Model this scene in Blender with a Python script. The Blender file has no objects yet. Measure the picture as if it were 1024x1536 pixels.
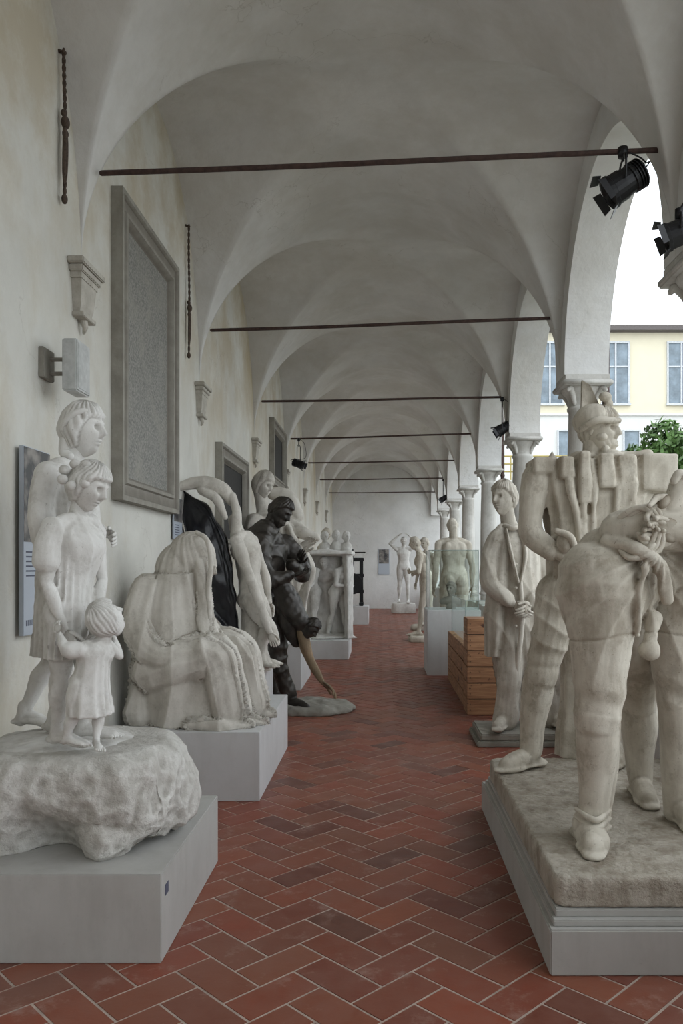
import bpy, bmesh, math, random
import numpy as np
from mathutils import Vector, Matrix
rnd = random.Random(7)
V3 = lambda *a: np.array(a, float)

# ------------------------------------------------------------------ materials
def newmat(name):
    m = bpy.data.materials.new(name); m.use_nodes = True
    nt = m.node_tree; b = nt.nodes['Principled BSDF']
    return m, nt, b
def N(nt, t, **kw):
    n = nt.nodes.new(t)
    for k, v in kw.items():
        if k in n.inputs: n.inputs[k].default_value = v
        else: setattr(n, k, v)
    return n
def mix(nt, fac, a, b, mode='MIX'):
    n = nt.nodes.new('ShaderNodeMix'); n.data_type = 'RGBA'; n.blend_type = mode
    for sock, val in ((n.inputs[0], fac), (n.inputs[6], a), (n.inputs[7], b)):
        if isinstance(val, bpy.types.NodeSocket): nt.links.new(val, sock)
        elif isinstance(val, (int, float)): sock.default_value = val
        else: sock.default_value = (*val, 1)
    return n.outputs[2]
def mul(nt, a, k):
    s = N(nt, 'ShaderNodeMath', operation='MULTIPLY'); nt.links.new(a, s.inputs[0])
    if isinstance(k, bpy.types.NodeSocket): nt.links.new(k, s.inputs[1])
    else: s.inputs[1].default_value = k
    return s.outputs[0]
def ramp(nt, src, p0, p1, c0=(0, 0, 0), c1=(1, 1, 1)):
    r = nt.nodes.new('ShaderNodeValToRGB')
    r.color_ramp.elements[0].position = p0; r.color_ramp.elements[1].position = p1
    r.color_ramp.elements[0].color = (*c0, 1); r.color_ramp.elements[1].color = (*c1, 1)
    nt.links.new(src, r.inputs[0]); return r.outputs[0]
def noise(nt, scale, detail=5, vec=None, rough=.6):
    n = N(nt, 'ShaderNodeTexNoise'); n.inputs['Scale'].default_value = scale
    n.inputs['Detail'].default_value = detail; n.inputs['Roughness'].default_value = rough
    if vec is not None: nt.links.new(vec, n.inputs['Vector'])
    return n.outputs['Fac']
def bump(nt, b, h, strength, dist):
    n = N(nt, 'ShaderNodeBump'); n.inputs['Strength'].default_value = strength
    n.inputs['Distance'].default_value = dist
    nt.links.new(h, n.inputs['Height']); nt.links.new(n.outputs[0], b.inputs['Normal'])
def coords(nt, stretch=None):
    tc = N(nt, 'ShaderNodeTexCoord'); o = tc.outputs['Object']
    if stretch:
        mp = N(nt, 'ShaderNodeMapping'); mp.inputs['Scale'].default_value = stretch
        nt.links.new(o, mp.inputs[0]); o = mp.outputs[0]
    return o
def plaster(name, c1, c2, dirt, dirt_amt=.6, rough=.8, scale=5, bs=.35, bd=.006, streak=.25, spec=.3, patch=.45):
    m, nt, b = newmat(name)
    o = coords(nt); os_ = coords(nt, (6, 6, 1.2))
    col = mix(nt, ramp(nt, noise(nt, scale, 6, o), .35, .65), c1, c2)
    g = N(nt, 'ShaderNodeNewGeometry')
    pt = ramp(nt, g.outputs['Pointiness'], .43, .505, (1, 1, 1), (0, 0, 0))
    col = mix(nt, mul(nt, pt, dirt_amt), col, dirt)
    st = ramp(nt, noise(nt, 1.6, 6, os_), .48, .70)
    col = mix(nt, mul(nt, st, streak), col, dirt)
    if patch:
        pa = ramp(nt, noise(nt, scale * 1.3, 10, coords(nt, (1, 1, .8)), .75), .51, .60)
        col = mix(nt, mul(nt, pa, patch), col, tuple(.5 * (x + y) for x, y in zip(c2, dirt)))
        sp = ramp(nt, noise(nt, 70, 3, o), .66, .73)
        col = mix(nt, mul(nt, sp, patch), col, dirt)
    nt.links.new(col, b.inputs['Base Color'])
    b.inputs['Roughness'].default_value = rough
    b.inputs['Specular IOR Level'].default_value = spec
    bump(nt, b, noise(nt, 45, 8, o), bs, bd)
    return m
def simple(name, c, rough=.6, metal=0, nscale=20, var=.25, bs=.2, spec=.5):
    m, nt, b = newmat(name)
    o = coords(nt)
    d = tuple(x * (1 - var) for x in c)
    col = mix(nt, ramp(nt, noise(nt, nscale, 5, o), .35, .65), c, d)
    nt.links.new(col, b.inputs['Base Color'])
    b.inputs['Roughness'].default_value = rough; b.inputs['Metallic'].default_value = metal
    b.inputs['Specular IOR Level'].default_value = spec
    bump(nt, b, noise(nt, nscale * 4, 5, o), bs, .003)
    return m
def wallmat(name, base, stain, amt):
    m, nt, b = newmat(name)
    o = coords(nt); os_ = coords(nt, (1, 1, .45))
    c = mix(nt, ramp(nt, noise(nt, 1.3, 8, o, .65), .35, .7), base, tuple(x * .84 for x in base))
    c = mix(nt, mul(nt, ramp(nt, noise(nt, .7, 9, os_, .7), .5, .7), amt), c, stain)
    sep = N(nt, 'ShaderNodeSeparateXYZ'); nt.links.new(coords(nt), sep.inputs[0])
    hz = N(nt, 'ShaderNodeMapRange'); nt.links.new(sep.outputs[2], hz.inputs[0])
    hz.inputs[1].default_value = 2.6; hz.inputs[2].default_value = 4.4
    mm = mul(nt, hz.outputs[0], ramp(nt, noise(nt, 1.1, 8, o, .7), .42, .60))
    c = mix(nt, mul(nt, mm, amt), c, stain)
    # hairline cracks
    v = N(nt, 'ShaderNodeTexVoronoi', feature='DISTANCE_TO_EDGE'); v.inputs['Scale'].default_value = .9
    wv = N(nt, 'ShaderNodeVectorMath', operation='ADD'); nt.links.new(o, wv.inputs[0])
    nn = N(nt, 'ShaderNodeTexNoise'); nn.inputs['Scale'].default_value = 3; nn.inputs['Detail'].default_value = 6; nt.links.new(o, nn.inputs['Vector'])
    nt.links.new(nn.outputs['Color'], wv.inputs[1]); nt.links.new(wv.outputs[0], v.inputs['Vector'])
    ck = ramp(nt, v.outputs['Distance'], .0, .006, (1, 1, 1), (0, 0, 0))
    c = mix(nt, mul(nt, mul(nt, ck, ramp(nt, noise(nt, .8, 3, o), .5, .6)), .35), c, (.25, .22, .18))
    nt.links.new(c, b.inputs['Base Color']); b.inputs['Roughness'].default_value = .9
    b.inputs['Specular IOR Level'].default_value = .15
    bump(nt, b, noise(nt, 6, 9, o), .4, .03)
    return m

M = {}
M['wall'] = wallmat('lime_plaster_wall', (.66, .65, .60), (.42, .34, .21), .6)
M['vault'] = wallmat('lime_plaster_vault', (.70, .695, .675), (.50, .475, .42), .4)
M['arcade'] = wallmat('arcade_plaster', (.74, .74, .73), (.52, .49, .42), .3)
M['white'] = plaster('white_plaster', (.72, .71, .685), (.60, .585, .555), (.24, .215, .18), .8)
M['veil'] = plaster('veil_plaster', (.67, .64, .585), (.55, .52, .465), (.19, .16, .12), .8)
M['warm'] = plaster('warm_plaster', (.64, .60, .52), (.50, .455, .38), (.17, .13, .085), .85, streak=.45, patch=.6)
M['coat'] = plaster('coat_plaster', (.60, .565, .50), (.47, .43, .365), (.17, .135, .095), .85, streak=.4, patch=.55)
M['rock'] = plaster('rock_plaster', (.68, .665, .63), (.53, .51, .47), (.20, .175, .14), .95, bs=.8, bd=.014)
M['slab'] = plaster('stained_slab', (.55, .51, .44), (.40, .355, .29), (.15, .11, .07), .5, bs=.9, bd=.018, streak=.6, scale=7)
M['plinth'] = plaster('painted_plinth', (.46, .455, .435), (.42, .41, .39), (.25, .23, .20), .3, rough=.6, scale=3, bs=.05, streak=.2, patch=.2)
M['plinthw'] = plaster('white_plinth', (.60, .60, .60), (.55, .55, .55), (.3, .28, .25), .3, rough=.6, scale=3, bs=.05, streak=.15, patch=.12)
M['bronze'] = simple('dark_bronze', (.060, .052, .044), .40, .25, 9, .6, .6)
M['tan'] = plaster('ochre_plaster', (.30, .22, .14), (.20, .15, .095), (.07, .05, .035), .7)
M['black'] = simple('black_interior', (.010, .010, .014), .30, 0, 6, .4, .6)
M['rust'] = simple('rusty_iron', (.075, .042, .034), .8, .1, 30, .5, .6)
M['rope'] = simple('old_rope', (.09, .062, .045), .9, 0, 60, .5, .8)
M['stone'] = plaster('grey_stone', (.32, .305, .265), (.25, .235, .205), (.12, .10, .08), .5, scale=9, patch=.2)
M['corbel'] = plaster('corbel_stone', (.50, .475, .42), (.39, .365, .315), (.19, .165, .13), .6, scale=9, patch=.3)
M['column'] = plaster('column_marble', (.62, .61, .58), (.50, .485, .455), (.23, .21, .17), .6, scale=4)
M['blackmetal'] = simple('black_metal', (.012, .012, .014), .45, .3, 30, .3, .1)
M['cream'] = simple('cream_facade', (.66, .61, .47), .9, 0, 2, .05, .1)
M['whitef'] = simple('white_facade', (.62, .62, .60), .9, 0, 2, .05, .1)
M['roof'] = simple('roof_edge', (.12, .105, .10), .8)
M['winw'] = simple('white_frame', (.56, .58, .60), .5)
M['lampw'] = simple('lamp_enamel', (.52, .53, .52), .4)
M['winglass'] = simple('reflecting_glass', (.22, .28, .33), .15, 0, 1.5, .5, 0)
M['dark'] = simple('dark_void', (.03, .028, .026), .8)
M['leafg'] = simple('leaf_green', (.11, .22, .05), .6, 0, 3, .6, .1)
M['bark'] = simple('bark', (.12, .08, .05), .9)
M['ground'] = simple('courtyard_gravel', (.30, .29, .24), .95, 0, 8, .3, .5)
def granite():
    m, nt, b = newmat('speckled_granite'); o = coords(nt)
    c = mix(nt, ramp(nt, noise(nt, 60, 4, o), .4, .6), (.14, .14, .13), (.29, .28, .255))
    c = mix(nt, ramp(nt, noise(nt, 3, 6, o), .5, .75), c, (.29, .275, .24))
    nt.links.new(c, b.inputs['Base Color']); b.inputs['Roughness'].default_value = .55; return m
M['granite'] = granite()
def wood():
    m, nt, b = newmat('pine_crate'); o = coords(nt, (1.2, 1.2, 16))
    c = mix(nt, ramp(nt, noise(nt, 2.5, 8, o), .35, .68), (.46, .25, .13), (.23, .105, .05))
    kn = ramp(nt, noise(nt, 11, 2, coords(nt)), .64, .70)
    c = mix(nt, kn, c, (.07, .03, .018))
    nt.links.new(c, b.inputs['Base Color']); b.inputs['Roughness'].default_value = .7; return m
M['wood'] = wood()
def glass():
    m, nt, b = newmat('case_glass')
    b.inputs['Base Color'].default_value = (.93, .98, .96, 1); b.inputs['Roughness'].default_value = 0
    b.inputs['Transmission Weight'].default_value = 1; b.inputs['IOR'].default_value = 1.10
    return m
M['glass'] = glass()
M['glassedge'] = simple('glass_edge', (.36, .44, .41), .2)
def terracotta():
    m, nt, b = newmat('terracotta_tile')
    a = N(nt, 'ShaderNodeAttribute', attribute_name='tint')
    o = coords(nt)
    c2 = mix(nt, mul(nt, ramp(nt, noise(nt, 14, 7, o), .3, .7), .35), a.outputs['Color'], (.27, .135, .10))
    c2 = mix(nt, mul(nt, ramp(nt, noise(nt, 1.2, 6, o), .5, .75), .4), c2, (.22, .13, .105))
    c2 = mix(nt, mul(nt, ramp(nt, noise(nt, 5, 8, o, .75), .56, .68), .35), c2, (.46, .34, .29))
    nt.links.new(c2, b.inputs['Base Color'])
    nt.links.new(ramp(nt, noise(nt, 7, 6, o), .3, .7, (.33, .33, .33), (.58, .58, .58)), b.inputs['Roughness'])
    b.inputs['Specular IOR Level'].default_value = .5
    bump(nt, b, noise(nt, 30, 7, o), .25, .004); return m
M['tile'] = terracotta()
M['grout'] = simple('grout', (.50, .40, .34), .95, 0, 20, .3, .3)

# ------------------------------------------------------------------ mesh helpers
def mk(name, V, F, mat, smooth=False, loc=(0, 0, 0), parent=None):
    me = bpy.data.meshes.new(name)
    me.from_pydata([tuple(map(float, v)) for v in V], [], [tuple(map(int, f)) for f in F])
    bm = bmesh.new(); bm.from_mesh(me); bmesh.ops.recalc_face_normals(bm, faces=bm.faces); bm.to_mesh(me); bm.free()
    if smooth:
        for p in me.polygons: p.use_smooth = True
    me.materials.append(mat)
    o = bpy.data.objects.new(name, me); o.location = loc
    bpy.context.collection.objects.link(o)
    if parent: o.parent = parent
    return o
def empty(name, loc=(0, 0, 0)):
    e = bpy.data.objects.new(name, None); e.location = loc
    bpy.context.collection.objects.link(e); return e
class Geo:
    def __init__(s): s.V = []; s.F = []; s.n = 0
    def add(s, V, F):
        s.V.append(np.asarray(V, float)); s.F += [tuple(i + s.n for i in f) for f in F]; s.n += len(V)
    def box(s, x0, x1, y0, y1, z0, z1, bev=0):
        if bev <= 0:
            V = [(x, y, z) for z in (z0, z1) for x, y in ((x0, y0), (x1, y0), (x1, y1), (x0, y1))]
            s.add(V, [(3, 2, 1, 0), (4, 5, 6, 7), (0, 1, 5, 4), (1, 2, 6, 5), (2, 3, 7, 6), (3, 0, 4, 7)])
        else:
            bm = bmesh.new(); bmesh.ops.create_cube(bm, size=1)
            for v in bm.verts: v.co = Vector(((x0 + x1) / 2 + v.co.x * (x1 - x0), (y0 + y1) / 2 + v.co.y * (y1 - y0), (z0 + z1) / 2 + v.co.z * (z1 - z0)))
            bmesh.ops.bevel(bm, geom=bm.edges[:], offset=bev, segments=2, affect='EDGES')
            bm.verts.index_update()
            s.add([v.co[:] for v in bm.verts], [[v.index for v in f.verts] for f in bm.faces]); bm.free()
    def lathe(s, prof, c=(0, 0, 0), n=32, axis=None, up=None):
        A = np.array([(r, h) for r, h in prof]); th = np.linspace(0, 2 * np.pi, n, endpoint=False)
        if axis is None: X, Y, Z = V3(1, 0, 0), V3(0, 1, 0), V3(0, 0, 1)
        else:
            Z = np.array(axis, float); Z /= np.linalg.norm(Z)
            t = V3(0, 0, 1) if abs(Z[2]) < .9 else V3(1, 0, 0)
            X = np.cross(t, Z); X /= np.linalg.norm(X); Y = np.cross(Z, X)
        V = []
        for r, h in A:
            V += [np.array(c) + Z * h + (X * math.cos(t) + Y * math.sin(t)) * r for t in th]
        m = len(A)
        F = [(i * n + j, i * n + (j + 1) % n, (i + 1) * n + (j + 1) % n, (i + 1) * n + j) for i in range(m - 1) for j in range(n)]
        F.append(tuple(range(n - 1, -1, -1))); F.append(tuple((m - 1) * n + j for j in range(n)))
        s.add(V, F)
    def tube(s, pts, rads, n=14, sub=5, side=None, flat=1.0):
        V, F = tube(pts, rads, n, sub, side, flat); s.add(V, F)
    def ell(s, c, r, axes=None, n=20):
        V, F = ell(c, r, axes, n); s.add(V, F)
    def obj(s, name, mat, smooth=False, loc=(0, 0, 0), parent=None):
        return mk(name, np.vstack(s.V), s.F, mat, smooth, loc, parent)
def nrm(v):
    v = np.array(v, float); return v / (np.linalg.norm(v) + 1e-9)
def cr(A, sub):
    A = np.array(A, float); n = len(A)
    if n == 2:
        t = np.linspace(0, 1, sub + 1); return A[0] + (A[1] - A[0]) * t[:, None]
    P = np.vstack([2 * A[0] - A[1], A, 2 * A[-1] - A[-2]]); out = []
    for i in range(n - 1):
        p0, p1, p2, p3 = P[i:i + 4]
        for j in range(sub):
            t = j / sub
            out.append(.5 * (2 * p1 + (p2 - p0) * t + (2 * p0 - 5 * p1 + 4 * p2 - p3) * t * t + (3 * p1 - p0 - 3 * p2 + p3) * t ** 3))
    out.append(A[-1]); return np.array(out)
def ringmesh(rings):
    n = len(rings[0]); m = len(rings)
    V = np.vstack(rings)
    F = [(i * n + j, i * n + (j + 1) % n, (i + 1) * n + (j + 1) % n, (i + 1) * n + j) for i in range(m - 1) for j in range(n)]
    a = len(V); V = np.vstack([V, rings[0].mean(0), rings[-1].mean(0)])
    F += [(a, (j + 1) % n, j) for j in range(n)] + [(a + 1, (m - 1) * n + j, (m - 1) * n + (j + 1) % n) for j in range(n)]
    return V, F
def tube(pts, rads, n=14, sub=5, side=None, flat=1.0):
    A = cr(np.hstack([np.array(pts, float), np.array(rads, float)[:, None]]), sub)
    C, R = A[:, :3], np.maximum(A[:, 3], .001)
    T = np.gradient(C, axis=0); T /= np.linalg.norm(T, axis=1)[:, None] + 1e-9
    if side is None:
        side = V3(0, 1, 0) if abs(T[0][1]) < .9 else V3(1, 0, 0)
    th = np.linspace(0, 2 * np.pi, n, endpoint=False); rings = []
    Nn = np.array(side, float)
    def ring(c, t, r):
        nonlocal Nn
        Nn = Nn - t * np.dot(Nn, t); Nn /= np.linalg.norm(Nn) + 1e-9
        B = np.cross(t, Nn)
        return c + np.outer(np.cos(th), Nn) * r + np.outer(np.sin(th), B) * r * flat
    for a in (75, 50, 25):
        a = math.radians(a); rings.append(ring(C[0] - T[0] * R[0] * math.sin(a), T[0], R[0] * math.cos(a)))
    for c, t, r in zip(C, T, R): rings.append(ring(c, t, r))
    for a in (25, 50, 75):
        a = math.radians(a); rings.append(ring(C[-1] + T[-1] * R[-1] * math.sin(a), T[-1], R[-1] * math.cos(a)))
    return ringmesh(rings)
def ell(c, r, axes=None, n=20):
    ax = [V3(1, 0, 0), V3(0, 1, 0), V3(0, 0, 1)] if axes is None else [nrm(a) for a in axes]
    rings = []
    th = np.linspace(0, 2 * np.pi, n, endpoint=False)
    for p in np.linspace(-np.pi / 2 * .93, np.pi / 2 * .93, n // 2 + 2):
        rings.append(np.array(c) + np.outer(np.cos(th) * math.cos(p) * r[0], ax[0]) + np.outer(np.sin(th) * math.cos(p) * r[1], ax[1]) + math.sin(p) * r[2] * ax[2])
    return ringmesh(rings)
def loft(rings, nf=0, ph=0, n=80, sub=4, sq=2.0):
    """rings: (centre, rx, ry, fold_amp[, X, Y])"""
    A = []
    for r in rings:
        X = r[4] if len(r) > 4 else (1, 0, 0); Y = r[5] if len(r) > 5 else (0, 1, 0)
        A.append([*r[0], r[1], r[2], r[3], *X, *Y])
    A = cr(A, sub); th = np.linspace(0, 2 * np.pi, n, endpoint=False)
    t = nf * th + ph + .9 * np.sin(2 * th + ph) + .6 * np.sin(3 * th + 1.7 * ph)
    fold = (1 - 2 * np.abs(np.sin(t / 2)) ** .8) * (0.75 + .35 * np.sin(2 * th + 2 * ph)) if nf else th * 0
    if nf % 2: fold = np.sin(t) * .8
    ct, st = np.cos(th), np.sin(th)
    ce = np.sign(ct) * np.abs(ct) ** (2 / sq); se = np.sign(st) * np.abs(st) ** (2 / sq)
    out = []
    for a in A:
        k = 1 + a[5] * fold
        out.append(a[:3] + np.outer(ce * k * a[3], a[6:9]) + np.outer(se * k * a[4], a[9:12]))
    return ringmesh(out)
_wr = np.random.RandomState(3)
WK = _wr.normal(size=(40, 3)); WK /= np.linalg.norm(WK, axis=1)[:, None]; WP = _wr.uniform(0, 6.28, 40)
def pn(P, f, seed=0, k=7):
    r = 0
    for i in range(k):
        j = (i * 3 + seed * 5) % 40
        r = r + np.sin(P @ WK[j] * f * (1 + .23 * i) + WP[(j + seed) % 40] + 1.3 * np.sin(P @ WK[(j + 11) % 40] * f * .6 + i))
    return r / k * 1.6
def sstep(x, a, b):
    t = np.clip((x - a) / (b - a), 0, 1); return t * t * (3 - 2 * t)

# ------------------------------------------------------------------ sculpting kit
class Sk:
    """front elevation drawing of a sculpture: units per metre and origin of the drawing"""
    def __init__(s, S, u0, v0): s.S, s.u, s.v = S, u0, v0
    def __call__(s, u, v, d=0): return V3((u - s.u) / s.S, d, (s.v - v) / s.S)

class Clay:
    def __init__(s): s.c = Geo(); s.f = Geo()
    def tube(s, *a, **k): s.c.add(*tube(*a, **k))
    def ell(s, *a, **k): s.c.add(*ell(*a, **k))
    def loft(s, *a, **k): s.c.add(*loft(*a, **k))
    def ftube(s, *a, **k): s.f.add(*tube(*a, **k))
    def fell(s, *a, **k): s.f.add(*ell(*a, **k))
    def head(s, c, fwd, up=(0, 0, 1), R=.118, hair='short', neck=None, seed=0, n=88, nr=.055, beard=False):
        c = np.array(c, float); f = nrm(fwd); u = np.array(up, float); u = nrm(u - f * np.dot(u, f)); l = np.cross(u, f)
        k = R / .118
        th = np.linspace(0, 2 * np.pi, n, endpoint=False); rings = []
        for p in np.linspace(-np.pi / 2 * .97, np.pi / 2 * .97, int(n * .75)):
            x = np.cos(th) * math.cos(p); y = np.sin(th) * math.cos(p); z = np.full_like(x, math.sin(p))
            zn = np.clip(-z, 0, 1)
            ys = 1 - .34 * zn ** 1.3; xs = np.where(x < 0, 1.06 - .55 * sstep(zn, .1, .9), 1 - .10 * zn ** 2)
            px, py, pz = .090 * x * xs, .073 * y * ys, .118 * z
            wf = sstep(x, .05, .45)
            g = lambda a, b, sa, sb: np.exp(-((np.abs(y) - a) / sa) ** 2 - ((z - b) / sb) ** 2)
            nose = np.exp(-(y / .115) ** 2) * np.interp(z, [-.30, -.22, -.14, 0, .12, .24], [0, .25, 1, .7, .42, .1])
            dx = .032 * nose + .008 * g(.25, .27, .3, .07) - .022 * g(.33, .10, .15, .11) + .010 * g(.33, .10, .10, .055)
            dx += .006 * g(.42, -.15, .2, .18) + .011 * np.exp(-(y / .22) ** 2) * (np.exp(-((z + .385) / .035) ** 2) + np.exp(-((z + .49) / .04) ** 2))
            dx += -.006 * np.exp(-(y / .25) ** 2 - ((z + .435) / .02) ** 2) + .014 * np.exp(-(y / .28) ** 2 - ((z + .78) / .17) ** 2)
            dx += .004 * np.exp(-((y) / .13) ** 2 - ((z + .25) / .05) ** 2) + .004 * g(.13, -.18, .05, .05)
            px = px + dx * wf
            if hair != 'bald':
                if hair == 'bob': thr = np.interp(x, [-1, -.4, .05, .35, .6, 1], [-.75, -.72, -.62, .05, .42, .5]); tk = .018
                else: thr = np.interp(x, [-1, -.4, -.05, .3, .6, 1], [-.6, -.5, -.05, .25, .5, .58]); tk = .013
                mk_ = sstep(z - thr, -.02, .06); an = np.arctan2(y, x)
                P = np.stack([x, y, z], 1)
                st = .0035 * np.sin(26 * an + 5 * pn(P, 3, seed + 1)) + .005 * pn(P, 7, seed)
                rr = (tk + st) * mk_
                px = px + x * rr; py = py + y * rr; pz = pz + z * rr * .8
            if beard:
                bm_ = sstep(-z, .3, .5) * sstep(x, -.1, .3); P = np.stack([x, y, z], 1)
                px = px + bm_ * (.018 + .006 * pn(P, 9, 2)); pz = pz - bm_ * .012
            rings.append(c + k * (np.outer(px, f) + np.outer(py, l) + np.outer(pz, u)))
        s.f.add(*ringmesh(rings))
        if hair != 'bob':
            for sg in (1, -1):
                e = c + k * (l * sg * .074 - f * .008 + u * .002)
                s.fell(e, (.017 * k, .008 * k, .03 * k), (f - .2 * u, l, u), n=12)
        if neck is not None:
            s.tube([neck, (np.array(neck) + c - u * .06 * k - f * .02 * k) / 2, c - u * .05 * k - f * .02 * k], [nr * k * 1.1, nr * k * .95, nr * k], n=16)
    def hand(s, w, d, nrmal, k=1., curl=.35, thumb=1, spread=.12):
        w = np.array(w, float); d = nrm(d); n = np.array(nrmal, float); n = nrm(n - d * np.dot(n, d)); sd = np.cross(d, n)
        s.fell(w + d * .048 * k, (.052 * k, .038 * k, .015 * k), (d, sd, n), n=16)
        s.fell(w + d * .035 * k + sd * thumb * .02 * k + n * .008 * k, (.03 * k, .018 * k, .014 * k), (d, sd, n), n=12)
        for i, (o, L) in enumerate(((.028, .066), (.0095, .076), (-.0095, .071), (-.028, .056))):
            o *= thumb
            p = w + d * (.083 - abs(o) * .15) * k + sd * o * k
            a = curl * (.5 + .12 * i); dd = nrm(d + sd * o * spread * 20); pts = [p - dd * .02 * k, p]
            for q, fr in enumerate((.42, .32, .26)):
                dd = nrm(dd * math.cos(a) + n * math.sin(a)); p = p + dd * L * fr * k; pts.append(p); a = curl * (1 + .2 * i) * (.9 if q else 1)
            s.ftube(pts, [.0095 * k, .0095 * k, .009 * k, .008 * k, .007 * k], n=9, sub=3)
        p = w + d * .018 * k + sd * thumb * .026 * k
        d1 = nrm(d * .75 + sd * thumb * .6 + n * .25); p1 = p + d1 * .036 * k; d2 = nrm(d * .95 + sd * thumb * .2 + n * .4); p2 = p1 + d2 * .03 * k
        s.ftube([p, p1, p2, p2 + d2 * .02 * k], [.012 * k, .011 * k, .0095 * k, .008 * k], n=9, sub=3)
    def foot(s, a, d, k=1., shoe=False):
        a = np.array(a, float); d = nrm((d[0], d[1], 0)); sd = np.cross(d, (0, 0, 1)); z = a[2] - .08 * k
        P = lambda f, h: V3(a[0], a[1], 0) + d * f * k + V3(0, 0, z + h * k)
        s.tube([a + V3(0, 0, .03 * k), P(-.005, .06), P(-.02, .04)], [.036 * k, .038 * k, .036 * k])
        s.tube([P(-.045, .034), P(0, .042), P(.07, .04), P(.13, .027), P(.165, .022)], [.032 * k, .038 * k, .04 * k, .046 * k, .04 * k], side=sd, flat=.62)
        s.tube([P(.01, .07), P(.07, .055), P(.13, .03)], [.03 * k, .028 * k, .025 * k])
        if shoe:
            s.tube([P(-.05, .02), P(.05, .018), P(.13, .018), P(.2, .016)], [.045 * k, .042 * k, .055 * k, .04 * k], side=sd, flat=.4)
            s.tube([P(.0, .07), P(.08, .055), P(.16, .035)], [.045 * k, .042 * k, .04 * k])
        else:
            for i, o in enumerate((-.032, -.012, .005, .021, .035)):
                q = V3(0, 0, 0) + sd * o * k
                L = (.215, .21, .2, .19, .175)[i]; r = (.014, .0105, .0105, .01, .01)[i] * k
                s.ftube([P(.14, .022) + q, P(.18, .024) + q, P(L, .014) + q], [r, r, r * .9], n=9, sub=3)
    def body(s, J, k=1., fem=False, nude=True, arms=True, legs=True, hands=True, feet=True, curl=.35, fat=1., shoe=False):
        J = {a: np.array(b, float) for a, b in J.items()}
        Pv, Nk = J['pel'], J['neck']; ax = nrm(Nk - Pv); L = np.linalg.norm(Nk - Pv)
        rh = nrm(J['hr'] - J['hl']); rs = nrm(J['sr'] - J['sl'])
        tab = [(-.14, .09, .08, 0), (-.04, .155, .115, -.01), (.12, .168, .12, -.012), (.34, .135 if not fem else .12, .098, 0), (.55, .15 if not fem else .135, .115, .004),
               (.74, .178 if not fem else .15, .128, .008), (.88, .165 if not fem else .145, .10, 0), (.97, .09, .07, -.005), (1.03, .055, .055, 0)]
        rg = []
        for t, hw, hd, fo in tab:
            r = nrm(rh * (1 - min(1, max(0, t))) + rs * min(1, max(0, t))); r = nrm(r - ax * np.dot(r, ax)); f = np.cross(ax, r)
            rg.append((Pv + ax * L * t + f * fo * k, hw * k * fat, hd * k * fat, 0, r, f))
        s.loft(rg, n=48)
        fwd = nrm(np.cross(ax, nrm(rh + rs)))
        rt = nrm(np.cross(fwd, ax))
        if nude:
            for sg in (1, -1):
                s.ell(Pv + ax * L * .70 + fwd * .075 * k + rt * sg * .078 * k, (.075 * k, .045 * k, .055 * k), (rt, fwd, ax), n=16)
                s.ell(Pv - ax * L * .04 - fwd * .075 * k + rt * sg * .07 * k, (.08 * k, .075 * k, .09 * k), (rt, fwd, ax), n=16)
                s.ell(Pv + ax * L * .74 - fwd * .075 * k + rt * sg * .09 * k, (.075 * k, .05 * k, .10 * k), (rt, fwd, ax), n=16)
        for q in 'lr':
            if arms:
                S_, E, W = J['s' + q], J['e' + q], J['w' + q]
                s.tube([Nk - ax * .03 * k, (Nk + S_) / 2 + ax * .01, S_], [.05 * k, .055 * k, .055 * k])
                fa = 1 if not fem else .82
                s.tube([S_, S_ * .6 + E * .4, E], [.062 * k * fa, .053 * k * fa, .041 * k * fa])
                s.tube([E, E * .7 + W * .3, E * .3 + W * .7, W], [.041 * k * fa, .045 * k * fa, .033 * k * fa, .027 * k * fa])
                if hands:
                    dd = nrm(W - E); pn_ = J.get('n' + q, -fwd * 0 + (Pv + ax * L * .4 - W)); s.hand(W + dd * .01, dd, pn_, k, curl, 1 if q == 'r' else -1)
            if legs:
                H, K, A_ = J['h' + q], J['k' + q], J['a' + q]
                ft = J.get('f' + q, fwd)
                bk = -nrm(ft); fl_ = .82 if fem else 1
                s.tube([H + ax * .03, H * .65 + K * .35, H * .2 + K * .8, K], [.098 * k * fat * fl_, .092 * k * fat * fl_, .068 * k * fl_, .056 * k * fl_])
                s.tube([K, K * .72 + A_ * .28 + bk * .014 * k, K * .4 + A_ * .6 + bk * .006 * k, A_], [.055 * k * fl_, .062 * k * fl_, .046 * k * fl_, .036 * k * fl_])
                s.ell(K - bk * .015 * k, (.043 * k * fl_, .043 * k * fl_, .05 * k * fl_), n=14)
                if feet: s.foot(A_, ft, k, shoe)
    def finish(s, name, mat, voxel, loc=(0, 0, 0), it=2, disp=None, parent=None, floor0=True):
        me = bpy.data.meshes.new(name + '_c'); Vv = np.vstack(s.c.V)
        me.from_pydata([tuple(v) for v in Vv], [], s.c.F)
        o = bpy.data.objects.new(name + '_c', me); bpy.context.collection.objects.link(o)
        r = o.modifiers.new('r', 'REMESH'); r.mode = 'VOXEL'; r.voxel_size = voxel; r.use_smooth_shade = True
        if it: q = o.modifiers.new('s', 'SMOOTH'); q.factor = .5; q.iterations = it
        dg = bpy.context.evaluated_depsgraph_get(); m = bpy.data.meshes.new_from_object(o.evaluated_get(dg))
        bpy.data.objects.remove(o)
        n = len(m.vertices); co = np.empty(n * 3); m.vertices.foreach_get('co', co); co = co.reshape(-1, 3)
        no = np.empty(n * 3); m.vertices.foreach_get('normal', no); no = no.reshape(-1, 3)
        if disp is not None: co = disp(co, no)
        if floor0: co[:, 2] = np.maximum(co[:, 2], 0)
        m.vertices.foreach_set('co', co.ravel())
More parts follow.
